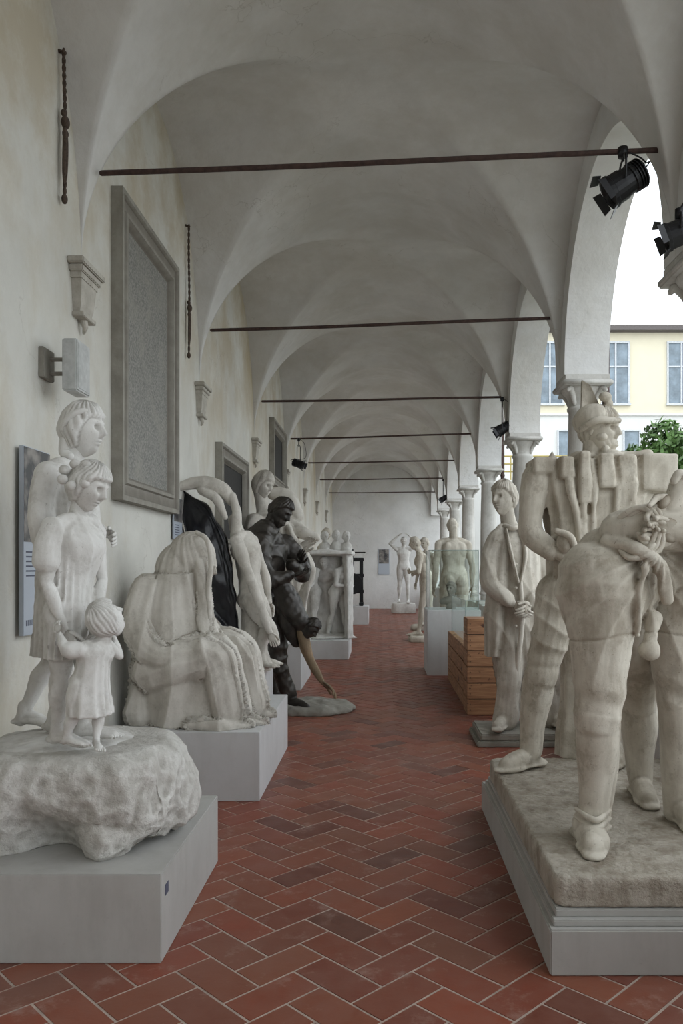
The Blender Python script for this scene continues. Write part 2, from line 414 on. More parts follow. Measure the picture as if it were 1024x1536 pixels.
        bm = bmesh.new(); bm.from_mesh(m)
        if s.f.n:
            fm = bpy.data.meshes.new('t'); fv = np.vstack(s.f.V)
            if floor0: fv[:, 2] = np.maximum(fv[:, 2], 0.001)
            fm.from_pydata([tuple(v) for v in fv], [], s.f.F); bm.from_mesh(fm)
        for f in bm.faces: f.smooth = True
        m2 = bpy.data.meshes.new(name); bm.to_mesh(m2); bm.free()
        m2.materials.append(mat)
        ob = bpy.data.objects.new(name, m2); ob.location = loc; bpy.context.collection.objects.link(ob)
        if parent: ob.parent = parent
        return ob
def rough(a=.004, f=14, seed=0):
    return lambda co, no: co + no * (a * (pn(co, f, seed) + .5 * pn(co, f * 2.7, seed + 1)))[:, None]

def stand(k=1., yaw=0., arms='down', stride=.1, bend=0., hb=0.):
    J = dict(pel=(0, 0, .95), neck=(0, -.01, 1.47), sl=(-.19, 0, 1.41), sr=(.19, 0, 1.41), hl=(-.09, 0, .92), hr=(.09, 0, .92),
             kl=(-.11, stride * .7, .5), kr=(.11, -stride * .2, .5), al=(-.12, stride, .08), ar=(.13, -stride, .08))
    if arms == 'down': J.update(el=(-.25, -.03, 1.11), er=(.25, -.03, 1.11), wl=(-.26, .06, .86), wr=(.26, .06, .86))
    if arms == 'up': J.update(el=(-.37, .02, 1.60), er=(.37, .02, 1.60), wl=(-.16, .04, 1.80), wr=(.16, .04, 1.80), sl=(-.19, 0, 1.45), sr=(.19, 0, 1.45))
    if arms == 'hip': J.update(el=(-.40, -.08, 1.18), er=(.40, -.08, 1.18), wl=(-.22, .07, 1.02), wr=(.22, .07, 1.02))
    if arms == 'cross': J.update(el=(-.25, .1, 1.15), er=(.25, .1, 1.15), wl=(0, .24, 1.2), wr=(-.02, .2, 1.15))
    if arms == 'reach': J.update(el=(-.22, .2, 1.2), er=(.22, .2, 1.2), wl=(-.15, .45, 1.1), wr=(.15, .45, 1.1))
    hd = V3(0, .02, 1.66); hf = V3(0, 1, -.2 - hb)
    J = {a: V3(*b) for a, b in J.items()}
    cb, sb = math.cos(bend), math.sin(bend)
    def B(p):
        p = p - V3(0, 0, .95); return V3(p[0], p[1] * cb + p[2] * sb, -p[1] * sb + p[2] * cb) + V3(0, 0, .95)
    for a in ('neck', 'sl', 'sr', 'el', 'er', 'wl', 'wr'): J[a] = B(J[a])
    hd = B(hd)
    cy, sy = math.cos(yaw), math.sin(yaw)
    Rz = lambda p: V3(p[0] * cy - p[1] * sy, p[0] * sy + p[1] * cy, p[2])
    J = {a: Rz(b) * k for a, b in J.items()}
    return J, Rz(hd) * k, Rz(hf)

# ------------------------------------------------------------------ architecture
Yb = [-5.8, -2.15, 1.45, 5.03, 8.29, 11.82, 15.6, 19.3, 22.95, 26.7, 30.5]
XL, XR, ZS, H = -1.9, 1.85, 3.5, 2.0
def vault():
    V = []; F = []; n = 64; cx, R = (XL + XR) / 2, (XR - XL) / 2
    for y0, y1 in zip(Yb[:-1], Yb[1:]):
        m, h = (y0 + y1) / 2, (y1 - y0) / 2; base = len(V)
        for j in range(n + 1):
            v = math.sin(math.pi / 2 * (2 * j / n - 1))
            for i in range(n + 1):
                u = math.sin(math.pi / 2 * (2 * i / n - 1))
                z = ZS + H * max(math.sqrt(max(0, 1 - u * u)), math.sqrt(max(0, 1 - v * v))) + .13 * (1 - u * u) * (1 - v * v)
                V.append((cx + u * R, m + v * h, z))
        for j in range(n):
            for i in range(n):
                a = base + j * (n + 1) + i; b, c, d = a + 1, a + n + 2, a + n + 1
                if (i < n / 2) == (j < n / 2): F += [(a, b, c), (a, c, d)]
                else: F += [(a, b, d), (b, c, d)]
    mk('ceiling', V, F, M['vault'], True)
vault()
g = Geo(); g.box(-2.25, 2.45, Yb[0], 30.8, 5.95, 6.1); g.obj('roof_slab', M['roof'])
g = Geo(); g.box(-2.25, XL, Yb[0], 30.8, 0, 5.95); g.obj('wall_left', M['wall'])
g = Geo(); g.box(XL, 2.35, 30.5, 30.8, 0, 5.95); g.obj('wall_end', M['arcade'])
g = Geo(); g.box(-2.25, 2.35, Yb[0] - .3, Yb[0], 0, 5.95); g.obj('wall_back', M['wall'])
def arcade():
    X0, X1 = XR, 2.3; zs = 3.55; V = []; F = []
    for y0, y1 in zip(Yb[:-1], Yb[1:]):
        m, h = (y0 + y1) / 2, (y1 - y0) / 2; a = h - .2
        pts = [(y0, zs)] + [(m - a * math.cos(t), zs + 1.6 * math.sin(t)) for t in np.linspace(0, math.pi, 65)] + [(y1, zs)]
        b = len(V)
        for y, z in pts: V += [(X0, y, z), (X0, y, 5.95), (X1, y, z), (X1, y, 5.95)]
        for i in range(len(pts) - 1):
            p, q = b + 4 * i, b + 4 * i + 4
            F += [(p, q, q + 1, p + 1), (p + 2, p + 3, q + 3, q + 2), (p, p + 2, q + 2, q), (p + 1, q + 1, q + 3, p + 3)]
    mk('wall_right', V, F, M['arcade'])
arcade()
g = Geo(); g.box(1.93, 2.27, Yb[0], 30.5, 0, .80); g.box(1.89, 2.31, Yb[0], 30.5, .80, .87, .01); g.obj('parapet_wall', M['arcade'])
for y in Yb[1:-1]:
    g = Geo()
    g.box(-.22, .22, -.22, .22, .87, .95, .01)
    g.lathe([(.20, .95), (.21, .98), (.205, 1.01), (.17, 1.03), (.17, 1.05), (.185, 1.07), (.18, 1.09), (.155, 1.11), (.16, 1.8), (.155, 2.5), (.14, 3.2), (.155, 3.22), (.155, 3.245), (.14, 3.26),
             (.143, 3.32), (.16, 3.36), (.20, 3.40), (.215, 3.43), (.21, 3.45)], n=40)
    for sx in (-1, 1):
        for sy in (-1, 1):
            g.tube([(sx * .105, sy * .105, 3.28), (sx * .125, sy * .125, 3.35), (sx * .165, sy * .165, 3.42), (sx * .19, sy * .19, 3.40)], [.022, .028, .034, .022], n=10)
    g.box(-.255, .255, -.26, .26, 3.44, 3.495, .012); g.box(-.225, .225, -.23, .23, 3.495, 3.55)
    o = g.obj('stone_column', M['column'], False, (2.08, y, 0))
    for p in o.data.polygons: p.use_smooth = abs(p.normal.z) < .9 and p.area < .02
# corbels
for y in Yb[2:-1]:
    g = Geo(); x = 0
    g.box(x, x + .10, -.19, .19, 3.44, 3.48, .006); g.box(x, x + .085, -.165, .165, 3.40, 3.44, .006); g.box(x, x + .07, -.14, .14, 3.365, 3.40)
    V = []
    for z, hy, d in ((3.365, .125, .065), (3.22, .105, .055), (3.16, .09, .04)): V += [(x, -hy, z), (x + d, -hy, z), (x + d, hy, z), (x, hy, z)]
    g.add(V, [(0, 1, 5, 4), (1, 2, 6, 5), (2, 3, 7, 6), (4, 5, 9, 8), (5, 6, 10, 9), (6, 7, 11, 10), (8, 9, 10, 11), (0, 3, 2, 1)])
    g.box(x, x + .07, -.11, .11, 3.14, 3.17, .004)
    g.tube([(x + .03, 0, 3.14), (x + .04, 0, 3.10), (x + .025, .02, 3.07)], [.024, .018, .010], n=10)
    g.obj('stone_corbel', M['corbel'], False, (XL, y - .04, 0))
# tie rods
rz = [(4.10, 4.22), (4.07, 4.18), (4.06, 4.11), (4.11, 4.20), (4.12, 4.17), (4.11, 4.15), (4.08, 4.10)]
for i, y in enumerate(Yb[3:-1]):
    a, b = rz[i]; g = Geo()
    pts = [(-1.78, y + .03, a), (-.6, y + .01, a + (b - a) * .33 - .008), (.7, y, a + (b - a) * .68 + .004), (1.84, y - .03, b)]
    g.tube(pts, [.017, .017, .017, .017], n=10, sub=12); g.obj('iron_tie_rod', M['rust'], True)
for y in Yb[1:3]:
    g = Geo(); g.tube([(-1.8, y, 4.1), (1.84, y, 4.15)], [.017, .017], n=10, sub=4); g.obj('iron_tie_rod', M['rust'], True)

# herringbone floor
def floor():
    w = .165; gap = .006; bm = bmesh.new(); lay = bm.loops.layers.color.new('tint')
    r = random.Random(2); c45 = math.sqrt(.5)
    def T(x, y): return ((x - y) * c45 * w, (x + y) * c45 * w)
    nn = 240
    for x in range(-60, nn):
        for y in range(-60, nn):
            q = (x - y) % 4
            if q == 0: x0, x1, y0, y1 = x, x + 2, y, y + 1
            elif q == 3: x0, x1, y0, y1 = x, x + 1, y, y + 2
            else: continue
            cx, cy = T((x0 + x1) / 2, (y0 + y1) / 2)
            if not (-2.1 < cx < 2.1 and -5.9 < cy < 30.7): continue
            e = gap / w
            t = r.random(); t2 = r.random()
            col = (.44 + .10 * t, .215 + .05 * t2 + .03 * t, .16 + .04 * t2, 1)
            if r.random() < .12: col = (col[0] * .78, col[1] * .78, col[2] * .85, 1)
            z = .0 + r.uniform(-.0008, .0008)
            P = [T(a, b) for a, b in ((x0 + e, y0 + e), (x1 - e, y0 + e), (x1 - e, y1 - e), (x0 + e, y1 - e))]
            vs = [bm.verts.new((px, py, z)) for px, py in P]
            vb = [bm.verts.new((px, py, -.008)) for px, py in P]
            fs = [bm.faces.new(vs)] + [bm.faces.new((vs[(i + 1) % 4], vs[i], vb[i], vb[(i + 1) % 4])) for i in range(4)]
            for f in fs:
                for l in f.loops: l[lay] = col
    for co, no in (((XL - .01, 0, 0), (-1, 0, 0)), ((2.3, 0, 0), (1, 0, 0)), ((0, -5.8, 0), (0, -1, 0)), ((0, 30.52, 0), (0, 1, 0))):
        bmesh.ops.bisect_plane(bm, geom=bm.verts[:] + bm.edges[:] + bm.faces[:], plane_co=co, plane_no=no, clear_outer=True)
    me = bpy.data.meshes.new('floor'); bm.to_mesh(me); bm.free(); me.materials.append(M['tile'])
    o = bpy.data.objects.new('floor', me); bpy.context.collection.objects.link(o)
    b = Geo(); b.box(-2.2, 2.35, -6.1, 30.8, -.25, -.0025); q = b.obj('grout_bed', M['grout'], parent=o)
floor()

# framed plaques / windows on the left wall
def wframe(name, y0, y1, z0, z1, prof, mat, panel, pmat, depth=0.0):
    e = empty(name, (XL, 0, 0)); V = []; F = []
    for ins, pr in prof:
        V += [(pr, y0 + ins, z0 + ins), (pr, y1 - ins, z0 + ins), (pr, y1 - ins, z1 - ins), (pr, y0 + ins, z1 - ins)]
    for i in range(len(prof) - 1):
        for j in range(4): F.append((4 * i + j, 4 * i + (j + 1) % 4, 4 * i + 4 + (j + 1) % 4, 4 * i + 4 + j))
    mk('frame', V, F, mat, parent=e)
    i = prof[-1][0] - .01; b = Geo(); b.box(.0, panel, y0 + i, y1 - i, z0 + i, z1 - i); b.obj('panel', pmat, parent=e)
    return e
P1 = [(0, 0), (0, .085), (.035, .085), (.05, .06), (.12, .055), (.13, .075), (.155, .075), (.18, .03), (.19, .02)]
wframe('stone_memorial_plaque', 5.58, 7.14, 2.07, 4.27, P1, M['stone'], .022, M['granite'])
wframe('window_1', 9.05, 10.9, 1.75, 3.02, P1, M['stone'], .012, M['dark'])
wframe('window_2', 13.4, 15.2, 3.0, 4.12, P1, M['stone'], .012, M['dark'])
# hanging ropes
for y, z0, z1, zk in ((4.68, 3.76, 4.63, 4.21), (7.70, 3.64, 4.90, 4.10)):
    g = Geo(); x = .035
    for ph in (0, math.pi):
        pts = []; zz = np.linspace(z0, z1, 60)
        for i, z in enumerate(zz): pts.append((x + .005 * math.cos(i * 1.1 + ph), .005 * math.sin(i * 1.1 + ph) + .014 * math.sin(z * 5), z))
        g.tube(pts, [.0075] * len(pts), n=7, sub=1)
    for s_ in (-1, 1):
        g.tube([(x, 0, zk), (x + .005, s_ * .012, zk - .12), (x + .002, s_ * .015, zk - .28), (x, s_ * .006, zk - .36)], [.011, .013, .011, .006], n=8, sub=4)
    g.ell((x + .005, 0, zk), (.024, .032, .038)); g.ell((x, .012, zk - .06), (.018, .024, .024)); g.ell((x, -.01, zk + .05), (.017, .022, .022)); g.tube([(0, 0, z1), (x, 0, z1 - .01)], [.012, .012], n=8)
    g.ell((x, .014 * math.sin(z0 * 5), z0), (.018, .02, .03))
    g.obj('hanging_rope', M['rope'], True, (XL, y, 0))
# wall lamp box
e = empty('wall_lamp', (XL, 4.50, 2.72))
g = Geo(); g.box(.13, .215, -.10, .10, -.145, .145, .008); g.box(.135, .218, -.085, .085, -.13, .13, .004); g.obj('housing', M['lampw'], parent=e)
g = Geo(); g.box(0, .03, -.10, .05, -.07, .10, .004); g.tube([(.02, 0, .05), (.14, 0, .05)], [.012, .012], n=8); g.tube([(.02, 0, -.03), (.14, 0, -.03)], [.012, .012], n=8); g.obj('bracket', M['stone'], parent=e)
# info boards
def textlines(e, x, y0, y1, z0, z1, n, mat):
    g = Geo(); r = random.Random(5)
    for i in range(n):
        z = z1 - (z1 - z0) * (i + .5) / n; g.box(x, x + .001, y0, y0 + (y1 - y0) * r.uniform(.6, 1), z - .004, z + .004)
    g.obj('text', mat, parent=e)
ink = simple('print_ink', (.10, .11, .16), .6)
def picmat():
    m, nt, b = newmat('printed_photo'); o = coords(nt)
    c = mix(nt, ramp(nt, noise(nt, 6, 3, o), .42, .6), (.05, .05, .055), (.28, .26, .24))
    nt.links.new(c, b.inputs['Base Color']); b.inputs['Roughness'].default_value = .4; return m
pic = picmat()
paper = simple('board_paper', (.45, .49, .55), .5, 0, 3, .04, 0)
e = empty('exhibition_panel', (XL, 4.12, 1.24))
g = Geo(); g.box(.02, .045, 0, .33, 0, .99, .003); g.obj('board', paper, parent=e)
g = Geo(); g.box(.045, .047, .005, .325, .49, .985); g.obj('photograph', pic, parent=e)
textlines(e, .0455, .03, .2, .30, .45, 6, ink); g = Geo()
for i in range(11): g.box(.0455, .0465, .03 + i * .025, .045 + i * .025, .05, .08)
g.obj('title', ink, parent=e)
e = empty('exhibition_panel', (XL, 7.16, 1.85)); g = Geo(); g.box(.015, .03, .0, .30, 0, .38, .003); g.obj('board', paper, parent=e)
g = Geo(); g.box(.03, .032, .005, .295, .16, .375); g.obj('photograph', pic, parent=e); textlines(e, .0305, .03, .2, .03, .14, 5, ink)
e = empty('exhibition_panel', (0, 30.5, 1.3)); g = Geo(); g.box(-.15, .27, -.03, -.01, 0, .98, .003); g.obj('board', paper, parent=e)
g = Geo(); g.box(-.13, .25, -.033, -.03, .42, .96); g.obj('photograph', pic, parent=e)

# ------------------------------------------------------------------ stage lights
def spot(name, c, d, hang, k=1.):
    e = empty(name, c); d = nrm(d); g = Geo()
    g.lathe([(.055 * k, -.14 * k), (.075 * k, -.135 * k), (.08 * k, -.07 * k), (.088 * k, -.068 * k), (.088 * k, -.055 * k), (.08 * k, -.05 * k), (.085 * k, 0), (.09 * k, .002), (.092 * k, .07 * k), (.10 * k, .075 * k), (.10 * k, .10 * k), (.08 * k, .101 * k), (.07 * k, .08 * k)], axis=d, n=24)
    for i in range(4): g.lathe([(.072 * k, -.125 * k + i * .018), (.09 * k, -.124 * k + i * .018), (.09 * k, -.12 * k + i * .018), (.072 * k, -.119 * k + i * .018)], axis=d, n=20)
    t = nrm(np.cross(d, (0, 0, 1))); u = nrm(np.cross(t, d))
    for a in (u, -u, t, -t):
        b = np.cross(d, a); o1 = d * .10 * k + a * .095 * k; o2 = d * .145 * k + a * .115 * k; w1, w2 = .06 * k, .07 * k
        q = [o1 - b * w1, o1 + b * w1, o2 + b * w2, o2 - b * w2]; q += [p + a * .004 for p in q]
        g.add(q, [(0, 1, 2, 3), (7, 6, 5, 4), (0, 1, 5, 4), (1, 2, 6, 5), (2, 3, 7, 6), (3, 0, 4, 7)])
    g.obj('lamp_body', M['blackmetal'], parent=e)
    g = Geo(); hz = V3(0, 0, hang)
    g.tube([t * .10 * k, t * .11 * k + hz * .45, t * .09 * k + hz * .72, hz * .75 - t * 0, -t * .09 * k + hz * .72, -t * .11 * k + hz * .45, -t * .10 * k], [.007] * 7, n=8)
    g.tube([hz * .72, hz], [.01, .01], n=8); g.lathe([(.03 * k, hang - .04), (.03 * k, hang + .02)], n=12)
    g.obj('yoke', M['blackmetal'], parent=e, smooth=True)
    g = Geo(); g.tube([-d * .14 * k, -d * .18 * k + V3(0, 0, .03), V3(.14, 0, .13) * k, V3(.11, 0, hang * .8), V3(.02, 0, hang)], [.005] * 5, n=8, sub=8); g.obj('cable', M['blackmetal'], parent=e, smooth=True)
spot('stage_spotlight', (1.51, 5.0, 4.00), (-.8, .1, -.50), .21, 1.05)
spot('stage_spotlight', (1.76, 4.72, 3.58), (-.85, .2, -.30), .12, .85)
spot('stage_spotlight', (1.76, 11.7, 3.62), (-.8, .1, -.5), .45, .9)
spot('stage_spotlight', (-1.62, 15.5, 3.60), (.8, -.2, -.3), .48, .9)
spot('stage_spotlight', (1.75, 22.9, 3.55), (-.8, .1, -.5), .55, .9)
g = Geo(); g.tube([(1.76, 4.72, 3.70), (1.80, 4.72, 3.76), (1.85, 4.74, 3.76)], [.012, .012, .012], n=8); g.obj('lamp_wall_bracket', M['blackmetal'], True)
# down-pipes
for y in (8.55, 15.9, 23.2):
    g = Geo(); g.tube([(2.40, y, 0), (2.40, y, 5.9)], [.038, .038], n=14, sub=2)
    for z in (1, 2.2, 3.4, 4.6): g.lathe([(.038, z), (.046, z + .005), (.046, z + .04), (.038, z + .045)], c=(2.40, y, 0), n=16)
    g.obj('down_pipe', M['rust'], True)

# ------------------------------------------------------------------ plinths
def plinth(name, x0, x1, y0, y1, h, mat, z=0):
    g = Geo(); cx, cy = (x0 + x1) / 2, (y0 + y1) / 2
    g.box(x0 - cx, x1 - cx, y0 - cy, y1 - cy, 0, h, .004)
    return g.obj(name, mat, False, (cx, cy, z))
p = plinth('display_plinth', -1.85, -.89, 3.21, 4.32, .36, M['plinth'])
g = Geo(); g.box(.4805, .482, -.50, -.45, .25, .295); g.obj('label', ink, parent=p)
plinth('display_plinth', -1.85, -.835, 5.43, 7.05, .47, M['plinthw'])
plinth('display_plinth', -1.85, -1.13, 7.25, 8.25, .60, M['plinthw'])
plinth('display_plinth', -1.85, -1.05, 10.3, 11.7, .60, M['plinthw'])
plinth('display_plinth', -1.50, -.58, 13.7, 15.0, .33, M['plinthw'])
plinth('display_plinth', -1.80, -.85, 17.2, 18.4, .5, M['plinthw'])
plinth('display_plinth', -1.3, -.38, 22.0, 23.0, .5, M['plinthw'])
plinth('display_plinth', .66, 1.45, 11.7, 12.6, .96, M['plinthw'])

# ------------------------------------------------------------------ L1 : girls group
def girls():
    k = Sk(318.7, 90, 1100); C = Clay(); U = 1 / 318.7
    J = dict(pel=k(90, 880), neck=k(100, 694), sr=k(84, 716, -.15), sl=k(108, 716, .15), er=k(84, 806, -.17), wr=k(112, 850, -.20), el=k(122, 790, .15), wl=k(150, 800, .05),
             hr=k(88, 885, -.08), hl=k(90, 885, .08), kr=k(96, 1000, -.06), kl=k(56, 1002, .08), ar=k(84, 1075, -.06), al=k(20, 1075, .06), fr=V3(1, -.2, 0), fl=V3(1, -.1, 0))
    C.body(J, .92, fem=True, nude=False)
    C.head(k(119, 643), (1, -.22, -.05), (0.05, 0, 1), .128, 'bob', neck=k(100, 700), seed=1, nr=.044)
    C.ftube([k(96, 645, -.07), k(108, 628, -.09), k(128, 618, -.08), k(140, 622, -.02)], [.012, .014, .013, .01])
    C.ftube([k(96, 660, -.03), k(96, 678, -.04), k(106, 684, -.06)], [.03, .028, .018])
    C.loft([(k(90, 983), 44 * U, .18, .10), (k(88, 940), 41 * U, .165, .08), (k(89, 880), 36 * U, .15, .05), (k(90, 830), 33 * U, .14, .03), (k(90, 780), 34 * U, .15, .02), (k(93, 730), 30 * U, .155, .02), (k(97, 700), 20 * U, .11, 0)], nf=20, ph=1., n=140)
    C.tube([k(86, 716, -.15), k(80, 760, -.175), k(83, 806, -.17), k(98, 832, -.19)], [.066, .064, .058, .046])
    C.loft([(k(86, 852, 0), 35 * U, .155, .03), (k(86, 842, 0), 38 * U, .165, .04), (k(87, 832, 0), 34 * U, .15, .03)], nf=12)
    # girl 2
    d = -.27
    J = dict(pel=k(132, 925, d), neck=k(146, 782, d), sr=k(124, 800, d - .12), sl=k(158, 800, d + .11), er=k(118, 872, d - .15), wr=k(141, 934, d - .12), el=k(165, 870, d + .12), wl=k(168, 925, d),
             hr=k(128, 930, d - .07), hl=k(138, 930, d + .07), kr=k(126, 1010, d - .05), kl=k(148, 1010, d + .06), ar=k(118, 1080, d - .03), al=k(140, 1078, d + .08), fr=V3(1, -.3, 0), fl=V3(1, 0, 0))
    C.body(J, .80, fem=True, nude=False)
    C.head(k(158, 738, d), (1, -.35, -.42), (.4, 0, 1), .112, 'bob', neck=k(144, 786, d), seed=3, nr=.043)
    for i in range(7):
        a = i * .9; C.fell(k(148 + 20 * math.cos(a), 728 + 16 * math.sin(a) - 6, d - .055 - .02 * math.sin(a)), (.025, .022, .022), n=12)
    C.loft([(k(130, 978, d), 31 * U, .14, .11), (k(130, 940, d), 30 * U, .13, .08), (k(131, 890, d), 28 * U, .12, .05), (k(134, 840, d), 27 * U, .115, .03), (k(140, 806, d), 24 * U, .12, .02), (k(144, 788, d), 14 * U, .08, 0)], nf=16, ph=2., n=110)
    C.tube([k(124, 798, d - .12), k(118, 820, d - .14), k(117, 842, d - .15)], [.052, .056, .058])
    # toddler
    d = -.40
    J = dict(pel=k(172, 1012, d), neck=k(184, 952, d), sr=k(170, 962, d - .07), sl=k(196, 962, d + .07), er=k(152, 956, d - .10), wr=k(143, 940, d - .07), el=k(206, 975, d + .1), wl=k(192, 940, d + .12),
             hr=k(166, 1018, d - .04), hl=k(178, 1018, d + .04), kr=k(158, 1052, d - .04), kl=k(184, 1055, d + .03), ar=k(146, 1080, d - .02), al=k(184, 1085, d - .0), fr=V3(1, -.2, 0), fl=V3(.6, -1, 0))
    C.body(J, .45, nude=False, fat=1.15)
    C.head(k(198, 922, d), (.5, .5, .55), (-.3, -.1, 1), .086, 'bob', neck=k(186, 956, d), seed=5, nr=.045)
    C.loft([(k(176, 1052, d), 30 * U, .10, .12), (k(175, 1020, d), 26 * U, .09, .08), (k(179, 985, d), 22 * U, .08, .05), (k(184, 962, d), 20 * U, .08, .02), (k(186, 950, d), 11 * U, .05, 0)], nf=12, ph=.5, n=100)
    C.tube([k(172, 962, d - .06), k(158, 960, d - .09)], [.038, .034])
    C.ell(k(95, 1120, -.05), (.36, .36, .07))
    def dsp(co, no):
        # soft pull folds in the dresses, fine tool marks everywhere
        w = (1 - 2 * np.abs(np.sin(9 * co[:, 0] + 22 * co[:, 1] + 2.5 * pn(co, 4, 3))) ** .8) * sstep(co[:, 2], .34, .45) * sstep(co[:, 2], 1.22, 1.1)
        return co + no * (.0045 * w + .0022 * pn(co, 30, 2) + .0015 * pn(co, 70, 4))[:, None]
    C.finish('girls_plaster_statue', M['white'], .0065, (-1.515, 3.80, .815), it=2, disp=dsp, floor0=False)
    # rock base
    C = Clay()
    C.loft([((.47, .38, .0), .40, .28, .05), ((.47, .40, .08), .46, .32, .06), ((.46, .40, .2), .475, .36, .05), ((.44, .41, .34), .45, .37, .04), ((.42, .42, .41), .43, .36, .03), ((.41, .42, .44), .40, .33, .03)], nf=9, ph=.8, sq=3.2, n=120)
    C.ell((.78, .20, .16), (.14, .13, .16)); C.ell((.64, .13, .08), (.16, .10, .12)); C.ell((.03, .2, .2), (.13, .2, .22))
    def rk(co, no):
        w = .12 + .88 * sstep(co[:, 2], .44, .37)
        sq = co * np.array([1, 1, .55])
        r1 = 1 - 2 * np.abs(pn(sq, 4.5, 3)); r2 = 1 - 2 * np.abs(pn(sq, 11, 5)); r3 = 1 - 2 * np.abs(pn(co, 27, 8))
        # hollowed arch under the front-left side
        ar = np.exp(-((co[:, 0] - .42) / .13) ** 2 - (np.clip(co[:, 2], 0, 1) / .14) ** 2) * sstep(co[:, 1], .35, .15)
        dd = (.030 * r1 + .018 * r2 + .008 * r3 + .004 * pn(co, 60, 6)) * w - .012
        co = co + no * dd[:, None]; co[:, 1] += ar * .16
        return co
    C.finish('rock_base', M['rock'], .009, (-1.83, 3.30, .36), it=2, disp=rk)
girls()

# ------------------------------------------------------------------ L2 : veiled seated woman
def veiled():
    k = Sk(206, 300, 1083); U = 1 / 206; C = Clay()
    C.ell(k(284, 836, 0), (36 * U, .16, 40 * U)); C.ell(k(266, 858, .02), (37 * U, .19, 45 * U))
    C.loft([(k(298, 1083), 84 * U, .36, 0), (k(294, 1062), 84 * U, .35, 0), (k(280, 1010), 75 * U, .33, 0), (k(264, 950), 62 * U, .29, 0), (k(256, 900), 49 * U, .24, 0), (k(268, 860), 39 * U, .19, 0)], n=80)
    C.tube([k(250, 1000, -.12), k(300, 985, -.2), k(334, 985, -.22), k(350, 1060, -.22)], [.24, .2, .15, .15])
    C.tube([k(250, 1000, .15), k(310, 980, .15), k(350, 985, .12), k(372, 1060, .12)], [.22, .19, .15, .14])
    C.tube([k(225, 885, -.10), k(218, 940, -.20), k(255, 980, -.28), k(312, 962, -.26)], [.13, .13, .11, .07])
    C.tube([k(302, 845, -.10), k(310, 900, -.13), k(318, 960, -.2), k(345, 1040, -.22)], [.055, .06, .06, .08])
    C.tube([k(220, 1020, -.1), k(218, 1068, -.15)], [.11, .12])
    C.tube([k(352, 1068, -.22), k(385, 1076, -.2), k(402, 1079, -.16)], [.07, .05, .03]); C.tube([k(372, 1066, .1), k(400, 1078, .1)], [.07, .05])
    C.tube([k(300, 1076, -.36), k(345, 1078, -.34), k(380, 1079, -.28)], [.05, .06, .04])
    C.head(k(303, 850, -.02), (1, -.35, -.35), (.2, 0, 1), .125, 'bald', seed=2)
    C.ftube([k(296, 799, -.09), k(313, 811, -.13), k(320, 845, -.15), k(317, 880, -.16), k(320, 925, -.19)], [.016, .018, .018, .02, .018])
    xh, zh = (278 - 300) * U, (1083 - 790) * U
    def dsp(co, no):
        phi = np.arctan2(co[:, 0] - xh, zh + .12 - co[:, 2]); az = np.arctan2(co[:, 1], co[:, 0] + .1)
        drop = np.clip((1.30 - co[:, 2]) / 1.1, 0, 1)
        fr = sstep(np.abs(no[:, 1]), .2, .7)
        ph = fr * (15 * phi) + (1 - fr) * az * 6 + 2.0 * pn(co, 1.9, 4) + 1.5 * co[:, 2]
        f = 1 - 2 * np.abs(np.sin(ph)) ** .85
        f2 = np.sin(ph * 3.1 + 2 * pn(co, 4, 7))
        kn = np.exp(-((co[:, 2] - .45) / .14) ** 2)
        cross_ = np.sin(20 * co[:, 2] + 10 * co[:, 0] + 3 * pn(co, 3, 3)) * sstep(co[:, 0], -.3, 0) * kn
        reg = .6 + .4 * pn(co, 2.6, 9)
        return co + no * ((.005 + .022 * drop) * f * reg + (.002 + .003 * drop) * f2 + .007 * cross_ + .002 * pn(co, 16, 1))[:, None]
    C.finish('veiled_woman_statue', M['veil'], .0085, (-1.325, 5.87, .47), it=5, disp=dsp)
veiled()

